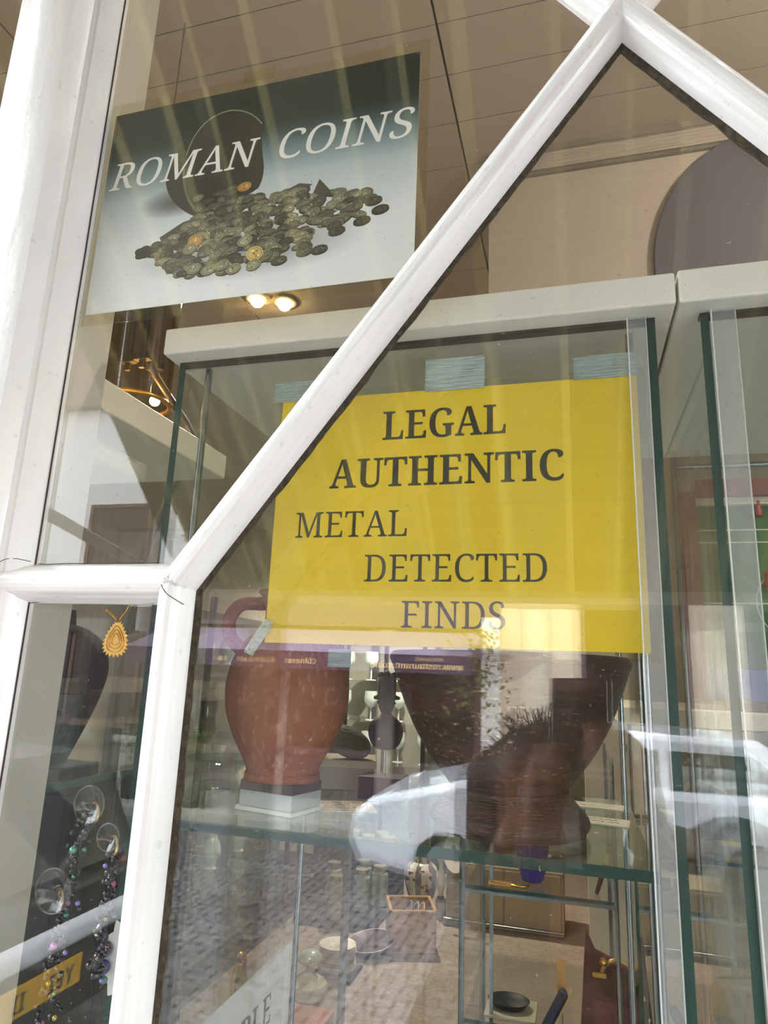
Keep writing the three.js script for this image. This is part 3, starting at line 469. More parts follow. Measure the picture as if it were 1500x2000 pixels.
const bronze = phys(0x16221c, 0.55, { clearcoat: 0.15 });
{
  const s = thing('bust_statuette', 'small dark bust wearing a knobbed hat, mounted on a pin between jug and mortar', 'statuette', [-0.187, 1.6784, -0.255]);
  part(s, 'base', rbox(0.044, 0.021, 0.034, 0, 0.0105, 0, 0.001), phys(0x1a1b1c, 0.4));
  part(s, 'pin', cyl(0.0014, 0.0014, 0.026, 0, 0.021, 0, 12), M.chrome);
  part(s, 'shoulders', smoothLathe([[0.0001, 0.045], [0.009, 0.0462], [0.0145, 0.051], [0.0175, 0.058], [0.0182, 0.065], [0.0155, 0.072], [0.010, 0.0765], [0.0065, 0.079], [0.0052, 0.082]], 40, 40).scale(1, 1, 0.62), bronze);
  part(s, 'head', merge([smoothLathe([[0.0001, 0.079], [0.005, 0.081], [0.0078, 0.087], [0.0086, 0.093], [0.0078, 0.1], [0.0001, 0.103]], 30, 32).scale(1, 1, 1.12), ball(0.0018, 0, 0.0905, 0.0097, 10), ball(0.0016, -0.0085, 0.091, 0.001, 10), ball(0.0016, 0.0085, 0.091, 0.001, 10)]), bronze);
  part(s, 'hat', merge([lathe([[0.0001, 0.0945], [0.0135, 0.0945], [0.0138, 0.097], [0.0092, 0.099], [0.0096, 0.108], [0.009, 0.1165], [0.0001, 0.1185]], 32), ball(0.0036, -0.0068, 0.1185, 0, 14), ball(0.0039, 0, 0.1195, 0.002, 14), ball(0.0036, 0.0068, 0.1185, 0, 14)]), bronze);
}
{
  const b = thing('card_box', 'low tan card box at the back of the shelf behind the terracotta jug', 'box', [-0.262, 1.6784, -0.30], 0.3);
  part(b, 'box', rbox(0.1, 0.022, 0.055, 0, 0.011, 0, 0.0012), std(0x9b917c, 0.8)); part(b, 'lid', rbox(0.103, 0.008, 0.058, 0, 0.0255, 0, 0.001), std(0xa89e88, 0.8));
  const st = new THREE.IcosahedronGeometry(0.02, 5), pa = st.attributes.position;
  for (let i = 0; i < pa.count; i++) { const p = V(pa.getX(i), pa.getY(i), pa.getZ(i)), k = 1 + 0.12 * Math.sin(p.x * 90 + 1) * Math.cos(p.y * 110) + 0.06 * Math.sin(p.z * 160); pa.setXYZ(i, p.x * 1.25 * k, p.y * 0.8 * k, p.z * k); }
  st.rotateZ(-0.35); st.computeVertexNormals();
  const s = solo('stone', st, std(0x6d675a, 0.85, { bumpMap: tex(128, 128, (u, v) => fbm(u, v, 16, 16, 6), false, [2, 2]), bumpScale: 0.002 }), 'rounded grey stone tool behind the right side of the terracotta jug', 'stone');
  s.position.set(-0.238, 1.7255, -0.293);
}

// ------------------------------------------------------------------ jewellery behind the lower left pane
{
  const b = thing('velvet_bust', 'black velvet necklace bust behind the gold pendant, on the left glass shelf', 'display bust', [-0.5655, 1.6795, -0.2]);
  const f = new THREE.Shape(); f.moveTo(0.012, 0.02); f.bezierCurveTo(-0.01, 0.035, -0.045, 0.075, -0.045, 0.1); f.bezierCurveTo(-0.045, 0.14, -0.03, 0.152, 0.005, 0.152); f.bezierCurveTo(0.045, 0.153, 0.066, 0.135, 0.066, 0.112); f.bezierCurveTo(0.066, 0.088, 0.045, 0.05, 0.03, 0.02);
  part(b, 'torso', new THREE.ExtrudeGeometry(f, { depth: 0.012, bevelEnabled: true, bevelThickness: 0.012, bevelSize: 0.008, bevelSegments: 5, curveSegments: 24 }).translate(0, 0, -0.006), M.velvet);
  part(b, 'neck', cyl(0.02, 0.016, 0.03, 0.01, 0.145, 0, 24), M.velvet);
  part(b, 'base', rbox(0.09, 0.014, 0.06, 0.02, 0.007, 0, 0.003), M.velvet);
}
{ // teardrop filigree pendant with a saw-toothed rim
  const p = thing('gold_pendant', 'gold teardrop pendant with toothed edge hanging high in the lower left pane', 'pendant', [-0.3505, 1.8175, -0.03]);
  const o = [], n = 26; for (let i = 0; i < n * 2; i++) { const a = (i / (n * 2)) * 2 * Math.PI, t = i % 2 ? 1 : 1.22, w = 0.0088 * (1 - 0.42 * Math.cos(a)); o.push([Math.sin(a) * w * t * (1 - 0.1 * Math.cos(a)), (Math.cos(a) * 0.0125 + 0.0006) * (t > 1 && Math.cos(a) > 0.9 ? 1 : t)]); }
  const s = new THREE.Shape(o.map((q) => new THREE.Vector2(...q)));
  for (let i = 0; i < 16; i++) { const a = (i / 16) * 2 * Math.PI, h = new THREE.Path(); h.absellipse(Math.sin(a) * 0.0056 * (1 - 0.42 * Math.cos(a)), Math.cos(a) * 0.0086, 0.001, 0.001, 0, 7); s.holes.push(h); }
  part(p, 'plate', new THREE.ExtrudeGeometry(s, { depth: 0.0008, bevelEnabled: true, bevelThickness: 0.0003, bevelSize: 0.0002, bevelSegments: 1, curveSegments: 6 }), phys(0xd8ae57, 0.35, { metalness: 0.8 }));
  for (let k = 0; k < 3; k++) part(p, 'wire', tube(Array.from({ length: 16 }, (_, i) => { const a = (i / 16) * 2 * Math.PI, q = 0.0072 - k * 0.002; return [Math.sin(a) * q * (1 - 0.42 * Math.cos(a)), Math.cos(a) * (q * 1.42), 0.0014]; }), 0.0004, 60, 6, true), M.gold);
  part(p, 'ear_hook', tube([[0, 0.0135, 0.0006], [0.003, 0.018, 0.0006], [0.0065, 0.024, 0], [0.007, 0.032, -0.001], [0.003, 0.037, -0.002], [-0.002, 0.035, -0.002]], 0.0006, 30, 8), M.gold);
  part(p, 'clasp', merge([rod([0, 0.0145, 0.001], [-0.011, 0.022, 0.001], 0.0011), ball(0.0016, -0.0115, 0.0222, 0.001, 10)]), M.gold);
}
function suctionHook(label, x, y, r, s = 1) {
  const c = thing('suction_hook', label, 'hook', [x, y, -0.0045]);
  part(c, 'cup', lathe([[0.0001, -0.004], [r * 0.3, -0.0042], [r * 0.6, -0.0028], [r, -0.0006], [r, 0]], 40).rotateX(Math.PI / 2), glassOf(0xe9efe9, { roughness: 0.08 }));
  part(c, 'rim', new THREE.TorusGeometry(r, 0.0005, 8, 40).translate(0, 0, -0.0008), glassOf(0xdfe6e0, { roughness: 0.2 }));
  part(c, 'hook', tube([[0, 0, -0.004], [0, -0.001, -0.009], [0, -0.006, -0.012], [0, -0.012, -0.012], [0, -0.0135, -0.009]].map((p) => p.map((v) => v * s)), 0.0009, 20, 8), M.brassPale);
  return c;
}
suctionHook('clear suction hook midway down the lower left pane, above the bead strand', -0.337, 1.7, 0.0125);
suctionHook('large clear suction disc over the bead strands, lower in the left pane', -0.3575, 1.6415, 0.0145);
suctionHook('clear suction hook beside the main cabinet corner, holding the black tassel', -0.318, 1.68, 0.009);
const beadMats = [0x0a0b0c, 0x101214, 0x15161a, 0x1b1820].map((c) => phys(c, 0.12, { clearcoat: 1 })).concat([phys(0xc079a8, 0.1, { metalness: 0.5, iridescence: 1 }), phys(0x5a9a86, 0.1, { metalness: 0.6 }), phys(0x8d86c9, 0.1, { metalness: 0.6 }), phys(0xa79a58, 0.15, { metalness: 0.7 })]);
const beadGeo = new THREE.IcosahedronGeometry(0.0019, 1), beadBig = new THREE.IcosahedronGeometry(0.0028, 1);
function strand(name, label, top, bot, n, spread, s, cat) {
  const t = thing(name, label, cat, top); seed = s;
  part(t, 'cord', tube([[0, 0, 0], [(bot[0] - top[0]) / 2 + 0.002, (bot[1] - top[1]) / 2, 0], [bot[0] - top[0], bot[1] - top[1], bot[2] - top[2]]], 0.0005, 20, 5), M.black);
  for (let i = 0; i < n; i++) { const k = i / (n - 1), m = part(t, 'bead', rnd() > 0.75 ? beadBig : beadGeo, beadMats[rnd() > 0.86 ? 4 + Math.floor(rnd() * 4) : Math.floor(rnd() * 4)]); m.position.set((bot[0] - top[0]) * k + rr(-spread, spread), (bot[1] - top[1]) * k, (bot[2] - top[2]) * k + rr(-spread, spread)); m.rotation.set(rr(0, 3), rr(0, 3), 0); }
  return t;
}
strand('bead_necklace', 'sparkling dark bead strands hanging left of the white upright bar', [-0.3485, 1.694, -0.018], [-0.362, 1.45, -0.018], 120, 0.0065, 21, 'necklace');
strand('bead_necklace', 'thinner loose strand of dark beads, left of the thicker sparkling strands', [-0.3565, 1.685, -0.024], [-0.381, 1.44, -0.024], 60, 0.004, 23, 'necklace');
{
  const t = strand('bead_tassel', 'black bead tassel with two clear crystals beside the main cabinet corner', [-0.3215, 1.667, -0.02], [-0.3235, 1.585, -0.02], 70, 0.0045, 25, 'tassel');
  for (const y of [-0.05, -0.069]) part(t, 'crystal', new THREE.OctahedronGeometry(0.005, 0).translate(-0.003, y, 0.004), glassOf(0xf4efe0, { thickness: 0.01, ior: 1.6 }));
}
{
  const t = thing('earring_card', 'pale scalloped earring card with dark hole beside the cabinet corner, low in the left pane', 'card', [-0.3265, 1.588, -0.05]);
  const o = []; for (let i = 0; i < 48; i++) { const a = (i / 48) * 2 * Math.PI, r = 1 + 0.09 * Math.cos(a * 12); o.push([0.013 * Math.cos(a) * r, 0.026 * Math.sin(a) * r]); }
  part(t, 'sheet', prism(o, 0.001, 0), std(0xcfd1cc, 0.5)); part(t, 'hole', new THREE.CylinderGeometry(0.0016, 0.0016, 0.0006, 16).rotateX(Math.PI / 2).translate(0, 0.014, 0.0012), M.black);
  for (const [x, y] of [[-0.012, 0.006], [-0.012, -0.006]]) part(t, 'bead', ball(0.0055, x, y, 0.004, 16), phys(0x1c2c66, 0.2, { clearcoat: 1 }));
}

// ------------------------------------------------------------------ lantern, cable and spotlights at upper left
function glow(c, k) { return new THREE.MeshStandardMaterial({ color: 0x000000, emissive: c, emissiveIntensity: k }); }
{
  const l = thing('glass_lantern', 'smoky glass wall lantern with brass brackets and lit bulbs above the left cabinet', 'lantern', [-0.72, 0, -0.49]);
  part(l, 'glass_shade', new THREE.CylinderGeometry(0.058, 0.058, 0.3, 28, 1, true).translate(0, 2.385, 0), glassOf(0xb8a681, { roughness: 0.04 }));
  part(l, 'rim', new THREE.TorusGeometry(0.058, 0.004, 8, 36).rotateX(Math.PI / 2).translate(0, 2.235, 0), M.gold); part(l, 'rim', new THREE.TorusGeometry(0.058, 0.004, 8, 36).rotateX(Math.PI / 2).translate(0, 2.535, 0), M.gold);
  for (const [x, z] of [[-0.012, 0.015], [0.018, -0.02], [0.02, 0.02]]) part(l, 'bracket', merge([box(0.009, 0.22, 0.006, x, 2.4, z), box(0.03, 0.012, 0.012, x, 2.31, z), box(0.03, 0.012, 0.012, x, 2.46, z)]), std(0x3c3a2f, 0.5, { metalness: 0.5 }));
  part(l, 'ceiling_rod', cyl(0.0012, 0.0012, 0.5, 0, 2.55, 0, 8), std(0x6b6252, 0.6)); part(l, 'cap', cyl(0.06, 0.03, 0.02, 0, 2.535, 0, 30), M.gold);
  for (const [x, z] of [[-0.02, 0.03], [0.025, -0.02]]) part(l, 'bulb', ball(0.009, x, 2.245, z, 16), glow(0xffe0a0, 6));
  const p = new THREE.PointLight(0xffd090, 0.05 * LAMP, 0, 2); p.position.set(0.0, 2.24, 0.005); p.castShadow = true; l.add(p);
  solo('cable', tube([[-0.7, 2.31, -0.49], [-0.69, 2.285, -0.5], [-0.665, 2.24, -0.53], [-0.64, 2.19, -0.555], [-0.63, 2.09, -0.5], [-0.63, 1.9, -0.427], [-0.63, 1.2, -0.425], [-0.63, 0.02, -0.425]], 0.006, 80, 10), M.black, 'black cable hanging from the smoky glass lantern', 'cable');
}
function spot(label, x, z, y = 3.05, I = 1, bare = false) {
  const s = thing('ceiling_spotlight', label, 'spotlight', [x, y, z], 0, 'ceiling spotlights');
  part(s, 'ring', lathe([[0.03, -0.001], [0.045, -0.001], [0.047, -0.006], [0.032, -0.01], [0.03, -0.004]], 32), std(0x8d836f, 0.6));
  part(s, 'bulb', ball(0.024, 0, -0.012, 0, 20), glow(0xffdf9c, 16));
  const p = bare ? new THREE.PointLight(0xfff0dd, I * LAMP, 0, 2) : new THREE.SpotLight(0xfff0dd, I * LAMP, 0, 1.3, 0.5, 2); p.position.set(0, -0.05, 0); p.castShadow = true; s.add(p); if (!bare) { p.target.position.set(0, -1, 0); s.add(p.target); } return s;
}
spot('lit ceiling spotlight just below the coin poster', -0.945, -1.5, 3.05, 1.6);
spot('lit ceiling spotlight left of the coin poster, partly behind its lower edge', -1.03, -1.46, 3.05, 0.6);
spot('ceiling spotlight over the front cabinets', 0.95, -0.3, 2.9, 0.36, true);
spot('ceiling spotlight over the carpet aisle', -0.9, -3.8, 3.05, 0.75);
spot('ceiling spotlight at the back of the shop', -1.5, -5.7, 3.05, 6);

// ------------------------------------------------------------------ deeper in the shop: low cabinet and football game at right
const low = cabinet('display_cabinet', 'low tan-topped glass cabinet in the room behind the right cabinet, under the football game', 0.09, 0.86, -1.42, -0.92, 0.3, 1.725, [0.075, 0.875, 1.725, 1.755, -1.43, -0.905], { cab: std(0xcdc5b2, 0.6) });
{
  const s = part(low.c, 'glass_shelf', low.at(span(0.1, 0.85, 1.5, 1.506, -1.41, -0.935)), M.glass); part(s, 'edge', low.at(span(0.1, 0.85, 1.5, 1.506, -0.935, -0.9345)), M.edge);
  const g = thing('football_game', 'upright green table football game, red framed with blue end, behind the right cabinet', 'game', [0.55, 1.7555, -1.0], 0);
  const w = 0.62, L = 0.42, x0 = -w / 2;
  part(g, 'board', box(w, L, 0.012, 0, 0.05 + L / 2 - 0.06, -0.01), std(0x1f5a24, 0.7));
  part(g, 'frame', merge([box(w, 0.034, 0.05, 0, L + 0.006, 0), box(0.03, L, 0.05, x0 - 0.015, L / 2, 0), box(0.03, L, 0.05, -x0 + 0.015, L / 2, 0)]), phys(0x641719, 0.4, { clearcoat: 0.4 }), 'red wooden frame');
  part(g, 'goal_strip', box(w, 0.014, 0.016, 0, L - 0.019, 0.004), std(0xd8d0ba, 0.7));
  part(g, 'end_box', rbox(w, 0.06, 0.05, 0, 0.045, 0, 0.004), phys(0x1f4f95, 0.4), 'blue end'); part(g, 'base', rbox(w + 0.06, 0.018, 0.07, 0, 0.009, 0, 0.003), std(0x5a3a22, 0.6));
  part(g, 'handle', tube([[-0.17, 0.03, 0.03], [-0.17, 0.036, 0.045], [-0.12, 0.036, 0.045], [-0.12, 0.03, 0.03]], 0.004, 20, 8), M.brassPale);
  for (const y of [0.32, 0.345, 0.2]) part(g, 'pitch_line', box(w, 0.0022, 0.001, 0, y, -0.0035), std(0xb9c9b0, 0.8));
  part(g, 'pitch_line', new THREE.TorusGeometry(0.07, 0.0012, 6, 50).translate(-0.14, 0.2, -0.0035), std(0xb9c9b0, 0.8));
  for (const [x, y] of [[-0.195, 0.385], [-0.19, 0.245], [-0.05, 0.385], [-0.06, 0.245], [0.1, 0.385]]) part(g, 'player', merge([cyl(0.007, 0.004, 0.022, x, y - 0.015, 0.008, 10), ball(0.0055, x, y + 0.012, 0.008, 10)]), std(0xa02424, 0.5), 'red player');
}
{
  const b = thing('evening_bag', 'round dark evening bag with gold clasp on the low cabinet shelf at right', 'bag', [0.235, 1.5065, -1.05]);
  part(b, 'pouch', ball(0.05, 0, 0.06, 0, 28).scale(1, 1, 0.45), phys(0x2c2420, 0.55)); part(b, 'clasp', tube([[-0.04, 0.09, 0], [-0.015, 0.108, 0.004], [0.015, 0.108, 0.004], [0.04, 0.09, 0]], 0.004, 24, 8), M.gold); part(b, 'base_trim', rbox(0.05, 0.01, 0.02, 0.04, 0.012, 0.012, 0.002), M.gold);
  const k = thing('black_stand', 'tall black display stand beside the round evening bag', 'stand', [0.30, 1.5065, -1.1]); part(k, 'panel', rbox(0.05, 0.16, 0.012, 0, 0.084, 0, 0.002), M.black); part(k, 'foot', rbox(0.06, 0.006, 0.05, 0, 0.003, 0.01, 0.001), M.black);
  const r = thing('ring_box', 'small open black ring box at the left of the low cabinet shelf', 'box', [0.15, 1.5065, -1.0]); part(r, 'box', rbox(0.04, 0.025, 0.04, 0, 0.0125, 0, 0.002), M.black); part(r, 'lid', rbox(0.04, 0.035, 0.006, 0, 0.04, -0.02, 0.002), M.black); part(r, 'ring', new THREE.TorusGeometry(0.009, 0.0014, 8, 24).translate(0, 0.033, 0.002), M.gold);
}

// ------------------------------------------------------------------ chrome display case below the main shelf
{
  const c = thing('display_case', 'chrome framed glass display case seen below the mortar, with one glass shelf', 'display case', [-0.075, 0, -1.23]);
  const X0 = -0.155, X1 = 0.14, Z0 = -0.17, Z1 = 0.17;
  for (const [x, z] of [[X0 + 0.055, Z1 - 0.02], [X1, Z1], [X0, Z1], [X0, Z0], [X1, Z0]]) part(c, 'post', box(0.007, 1.5, 0.007, x, 0.9, z), M.chrome);
  for (const x of [X0 - 0.003, X1 + 0.004]) { const s = part(c, 'side_panel', span(x - 0.003, x, 0.2, 1.64, Z0, Z1 + 0.01), M.glass); part(s, 'edge', span(x - 0.003, x, 0.2, 1.64, Z1 + 0.01, Z1 + 0.0105), M.edge); }
  for (const y of [1.382, 1.145]) { const s = part(c, 'shelf', span(X0 + 0.004, X1 - 0.004, y, y + 0.006, Z0, Z1), M.glass); part(s, 'edge', span(X0 + 0.004, X1 - 0.004, y, y + 0.006, Z1, Z1 + 0.0006), M.edge); part(c, 'shelf_rail', span(X0, X1, y - 0.007, y - 0.001, Z1 - 0.004, Z1 + 0.003), M.chrome); }
  part(c, 'base', rbox(0.31, 0.2, 0.36, -0.008, 0.1, 0, 0.004), M.cab);
}
{
  const c = thing('blue_cup', 'fluted dark blue cup on the shelf of the chrome case', 'cup', [-0.097, 1.3885, -1.14]); seed = 3;
  const g = lathe([[0.0001, 0.002], [0.02, 0], [0.023, 0.004], [0.03, 0.035], [0.034, 0.07], [0.0345, 0.09], [0.033, 0.0895], [0.028, 0.035], [0.0001, 0.008]], 72), p = g.attributes.position;
  for (let i = 0; i < p.count; i++) { const a = Math.atan2(p.getZ(i), p.getX(i)), r = Math.hypot(p.getX(i), p.getZ(i)), k = 1 + (p.getY(i) > 0.003 ? 0.04 * Math.cos(a * 18) : 0); p.setX(i, p.getX(i) * k); p.setZ(i, p.getZ(i) * k); } g.computeVertexNormals();
  part(c, 'bowl', g, phys(0x25258c, 0.2, { clearcoat: 1 })); part(c, 'foot', lathe([[0.0001, 0], [0.021, 0], [0.022, 0.003], [0.0001, 0.004]], 36), phys(0x1c1c58, 0.2));
  const t = thing('gold_trinket', 'flat gold trinket lying on the shelf left of the blue cup', 'trinket', [-0.15, 1.3885, -1.08]); part(t, 'plate', rbox(0.045, 0.005, 0.022, -0.008, 0.0025, 0, 0.001), phys(0xd0a060, 0.4, { metalness: 0.7 })); part(t, 'chain', tube([[0.014, 0.003, 0], [0.03, 0.003, 0.006], [0.045, 0.003, 0], [0.05, 0.003, -0.006]], 0.002, 24, 7), M.gold);
  const p2 = thing('wooden_pin', 'slim dark wooden pin leaning on the right of the chrome case shelf', 'pin', [0.03, 1.3885, -1.1]); p2.rotation.z = -0.32; part(p2, 'shaft', cyl(0.004, 0.007, 0.1, 0, 0, 0, 12), phys(0x3a2518, 0.4)); part(p2, 'collar', cyl(0.008, 0.008, 0.02, 0, 0.06, 0, 12), M.brassPale);
  const l = thing('luggage_tag', 'small tan card tag standing on the lower shelf of the chrome case', 'tag', [-0.04, 1.1515, -1.09]); part(l, 'card', rbox(0.018, 0.075, 0.001, 0, 0.0775, 0, 0.0004, 1), std(0xc2935c, 0.8)); part(l, 'stick', cyl(0.0015, 0.0015, 0.045, 0, 0, 0, 8), std(0x8a6a45, 0.8));
  const w = thing('watch_display', 'maroon velvet watch display with black cushion, lower right in the chrome case', 'display stand', [0.042, 1.1515, -1.11]);
  part(w, 'back', prism([[-0.045, 0], [0.05, 0], [0.05, 0.1], [-0.02, 0.125], [-0.034, 0.16]], 0.03, -0.03, 0.003), phys(0x3c141f, 0.9, { sheen: 0.5, sheenColor: new THREE.Color(0x6d3a4a) }));
  part(w, 'front', rbox(0.075, 0.06, 0.03, 0.012, 0.03, 0.02, 0.005), phys(0x4a1c2a, 0.9, { sheen: 0.6, sheenColor: new THREE.Color(0x8d5a6c) })); part(w, 'cushion', new THREE.CapsuleGeometry(0.026, 0.03, 8, 20).rotateZ(Math.PI / 2).translate(0.018, 0.084, 0.018), M.velvet);
  part(w, 'watch_band', new THREE.TorusGeometry(0.03, 0.004, 10, 36).scale(1, 1.05, 1).translate(0.022, 0.098, 0.028), phys(0xb59a5c, 0.3, { metalness: 0.9 })); part(w, 'watch_case', merge([ball(0.008, -0.004, 0.126, 0.034, 14), rbox(0.026, 0.009, 0.008, -0.012, 0.104, 0.036, 0.002)]), M.gold);
  const d = thing('dark_dish', 'dark oval dish on a pale tray on the lower shelf of the chrome case', 'dish', [-0.145, 1.1515, -1.12]); part(d, 'tray', rbox(0.1, 0.006, 0.09, 0.005, 0.003, 0, 0.002), std(0xa49a86, 0.7)); part(d, 'dish', lathe([[0.0001, 0.008], [0.03, 0.008], [0.042, 0.02], [0.04, 0.0195], [0.028, 0.011], [0.0001, 0.011]], 36).scale(1, 1, 0.8), M.black);
  const n = thing('blue_case', 'long navy spectacle case leaning open in the chrome case, beside the tan tag', 'case', [-0.075, 1.1515, -1.06]); n.rotation.z = -0.5; part(n, 'body', rbox(0.016, 0.085, 0.02, 0, 0.0425, 0, 0.006), std(0x1d2740, 0.6)); part(n, 'lining', rbox(0.004, 0.09, 0.02, 0.011, 0.047, 0, 0.001), std(0xa98f68, 0.7));
}

// ------------------------------------------------------------------ left counter with the white notice, and gilt pieces behind it
{
  const c = thing('side_counter', 'glass sided counter behind the left cabinet, carrying the white notice', 'counter', [-0.71, 0, -0.86]);
  for (const [x, z] of [[0.2, 0.42], [0.2, -0.3], [-0.2, -0.3]]) part(c, 'post', box(0.014, 1.6, 0.014, x, 0.8, z), M.chrome);
  part(c, 'side_panel', span(0.2, 0.206, 0.1, 1.6, -0.3, 0.42), M.glass); part(c, 'shelf', span(-0.2, 0.198, 1.135, 1.141, -0.3, 0.42), M.glass); part(c, 'top', span(-0.21, 0.21, 1.6, 1.608, -0.3, 0.42), M.glass); part(c, 'base', span(-0.2, 0.2, 0, 0.9, -0.3, 0.42), std(0x4a443c, 0.8));
  const s = thing('white_notice', 'white paper notice ending in ABLE on the side glass of the counter', 'notice', [-0.5025, 1.19, -0.615]);
  part(s, 'sheet', box(0.0006, 0.27, 0.43), std(0xd9dadb, 0.8));
  part(s, 'print', new THREE.PlaneGeometry(0.43, 0.27).rotateY(Math.PI / 2).translate(0.0006, 0, 0), std(0xffffff, 0.8, { map: canvasTex(1024, 640, (g, W, H) => { g.fillStyle = '#ebecf2'; g.fillRect(0, 0, W, H); g.fillStyle = '#4c4c4e'; g.font = 'bold 148px serif'; g.textBaseline = 'alphabetic'; g.save(); g.translate(470, 225); g.scale(0.92, 1); g.fillText('ABLE', 0, 0); g.restore(); }) }));
  const gp = (n, l, c2, p, f) => { const o = thing(n, l, c2, p); f(o); return o; };
  gp('gilt_figure', 'tall gilt figure on the glass shelf left of the notice top', 'figurine', [-0.615, 1.141, -0.86], (o) => { part(o, 'body', smoothLathe([[0.0001, 0], [0.018, 0.002], [0.008, 0.02], [0.012, 0.05], [0.016, 0.09], [0.008, 0.12], [0.0001, 0.125]], 40, 24), M.gold); part(o, 'head', ball(0.008, 0, 0.133, 0, 14), M.gold); part(o, 'arm', rod([0.012, 0.1, 0], [0.006, 0.17, 0], 0.003), M.gold); });
  gp('gilt_shell', 'small gilt shell dish on the glass shelf, leftmost of the gilt pieces', 'trinket', [-0.695, 1.141, -0.84], (o) => { part(o, 'shell', new THREE.SphereGeometry(0.022, 20, 10, 0, 6.3, 0, 1.3).scale(1, 0.7, 0.8), phys(0xd0a25a, 0.35, { metalness: 0.7 })); part(o, 'foot', cyl(0.012, 0.008, 0.006, 0, 0, 0, 16), M.gold); });
  gp('gilt_shell', 'small pinkish shell between the gilt dish and the gilt figure', 'trinket', [-0.655, 1.141, -0.83], (o) => { part(o, 'shell', new THREE.SphereGeometry(0.015, 20, 10, 0, 6.3, 0, 1.4), phys(0xc79a80, 0.5)); part(o, 'foot', cyl(0.008, 0.006, 0.004, 0, 0, 0, 16), M.gold); });
  gp('glass_dish', 'cut glass dish on the top of the side counter', 'dish', [-0.62, 1.6085, -0.72], (o) => { part(o, 'bowl', lathe([[0.03, 0], [0.034, 0.006], [0.06, 0.03], [0.058, 0.031], [0.03, 0.008], [0.0001, 0.007]], 24), glassOf(0xdfeeea)); part(o, 'rim', new THREE.TorusGeometry(0.059, 0.002, 8, 36).rotateX(Math.PI / 2).translate(0, 0.031, 0), glassOf(0xdfeeea)); });
}

{ // glass showcase with dark posts against the back wall, glassware on it
  const c = thing('tall_showcase', 'tall glass showcase with dark posts at the back wall, between jug and statuette', 'showcase', [-1.75, 0, -6.6]);
  for (const [x, z] of [[-0.75, 0.25], [-0.1, 0.25], [0.3, 0.25], [0.75, 0.25], [-0.75, -0.25], [0.75, -0.25]]) part(c, 'post', box(0.04, 2.5, 0.04, x, 1.25, z), std(0x1c1c1c, 0.4));
  for (const y of [0.5, 0.9, 1.3, 1.7, 2.1]) part(c, 'shelf', span(-0.75, 0.75, y, y + 0.012, -0.25, 0.25), M.glass);
  part(c, 'back', span(-0.76, 0.76, 0.1, 2.5, -0.265, -0.255), std(0x8d8a80, 0.6)); part(c, 'top', span(-0.77, 0.77, 2.5, 2.54, -0.27, 0.27), std(0x1c1c1c, 0.4)); part(c, 'base', span(-0.77, 0.77, 0, 0.12, -0.27, 0.27), std(0x1c1c1c, 0.4));
  const gm = phys(0xd9e4e0, 0.05, { transparent: true, opacity: 0.6, clearcoat: 1 });
  const g = thing('glass_goblet', 'large clear goblet at the left of the middle showcase shelf', 'goblet', [-2.35, 1.3125, -6.55], 0, 'glassware in the tall showcase');
  part(g, 'bowl', smoothLathe([[0.008, 0.12], [0.05, 0.15], [0.075, 0.2], [0.07, 0.28], [0.066, 0.28], [0.07, 0.2], [0.046, 0.155], [0.0001, 0.13]], 40, 24), gm); part(g, 'stem', cyl(0.009, 0.009, 0.115, 0, 0.008, 0, 10), gm); part(g, 'foot', cyl(0.06, 0.045, 0.008, 0, 0, 0, 24), gm);
  const w = ['left', 'centre left', 'centre', 'centre right', 'right']; seed = 19;
  for (const [y, n] of [[0.9125, 'low'], [1.3125, 'middle'], [1.7125, 'upper']]) for (let i = 0; i < 5; i++) { if (n === 'middle' && !i) continue; copy(g, [-2.35 + i * 0.29, y, -6.55 + rr(-0.08, 0.08)], rnd(), `large clear goblet at the ${w[i]} of the ${n} showcase shelf`); }
  const v = thing('brass_figure', 'small brass figure on the lowest shelf of the tall showcase', 'figurine', [-1.5, 0.5125, -6.5]); part(v, 'body', smoothLathe([[0.0001, 0], [0.05, 0.004], [0.024, 0.06], [0.044, 0.16], [0.02, 0.22], [0.0001, 0.224]], 30, 20), M.gold); part(v, 'head', ball(0.026, 0, 0.246, 0, 14), M.gold);
}

// ------------------------------------------------------------------ the carpet aisle: china, basket, jar
const china = phys(0xe7ddce, 0.3, { clearcoat: 0.6 });
{
  const prof = [[0.0001, 0.004], [0.06, 0.004], [0.064, 0], [0.068, 0.004], [0.085, 0.008], [0.112, 0.0145], [0.113, 0.016], [0.085, 0.0105], [0.0001, 0.0075]];
  const p = thing('plate', 'topmost cream plate of the stack on the carpet, with brown sprigs', 'plate', [-1.45, 0.149, -3.98], 0, 'stacked cream plates');
  part(p, 'dish', lathe(prof, 44), china); for (const [x, z] of [[0.05, 0.02], [-0.04, -0.05], [0.02, -0.06]]) part(p, 'sprig', new THREE.CylinderGeometry(0.014, 0.014, 0.0006, 7).translate(x, 0.0085, z), std(0x6a4a38, 0.7));
  for (let i = 0; i < 12; i++) { const q = copy(p, [-1.45 + rr(-0.003, 0.003), 0.149 - 0.0105 * (i + 1), -3.98 + rr(-0.003, 0.003)], rr(0, 6), `cream plate, ${['second', 'third', 'fourth', 'fifth', 'sixth', 'seventh', 'eighth', 'ninth', 'tenth', 'eleventh', 'twelfth', 'lowest'][i]} ${i < 11 ? 'from the top ' : ''}in the stack on the carpet`); }
  const bx = thing('wooden_box', 'dark wooden box under the stack of cream plates', 'box', [-1.45, 0, -3.98]); part(bx, 'carcass', rbox(0.26, 0.016, 0.26, 0, 0.008, 0, 0.003), std(0x2c1f22, 0.6)); part(bx, 'lid', rbox(0.25, 0.005, 0.25, 0, 0.0185, 0, 0.001), std(0x3a2a2c, 0.6));
}
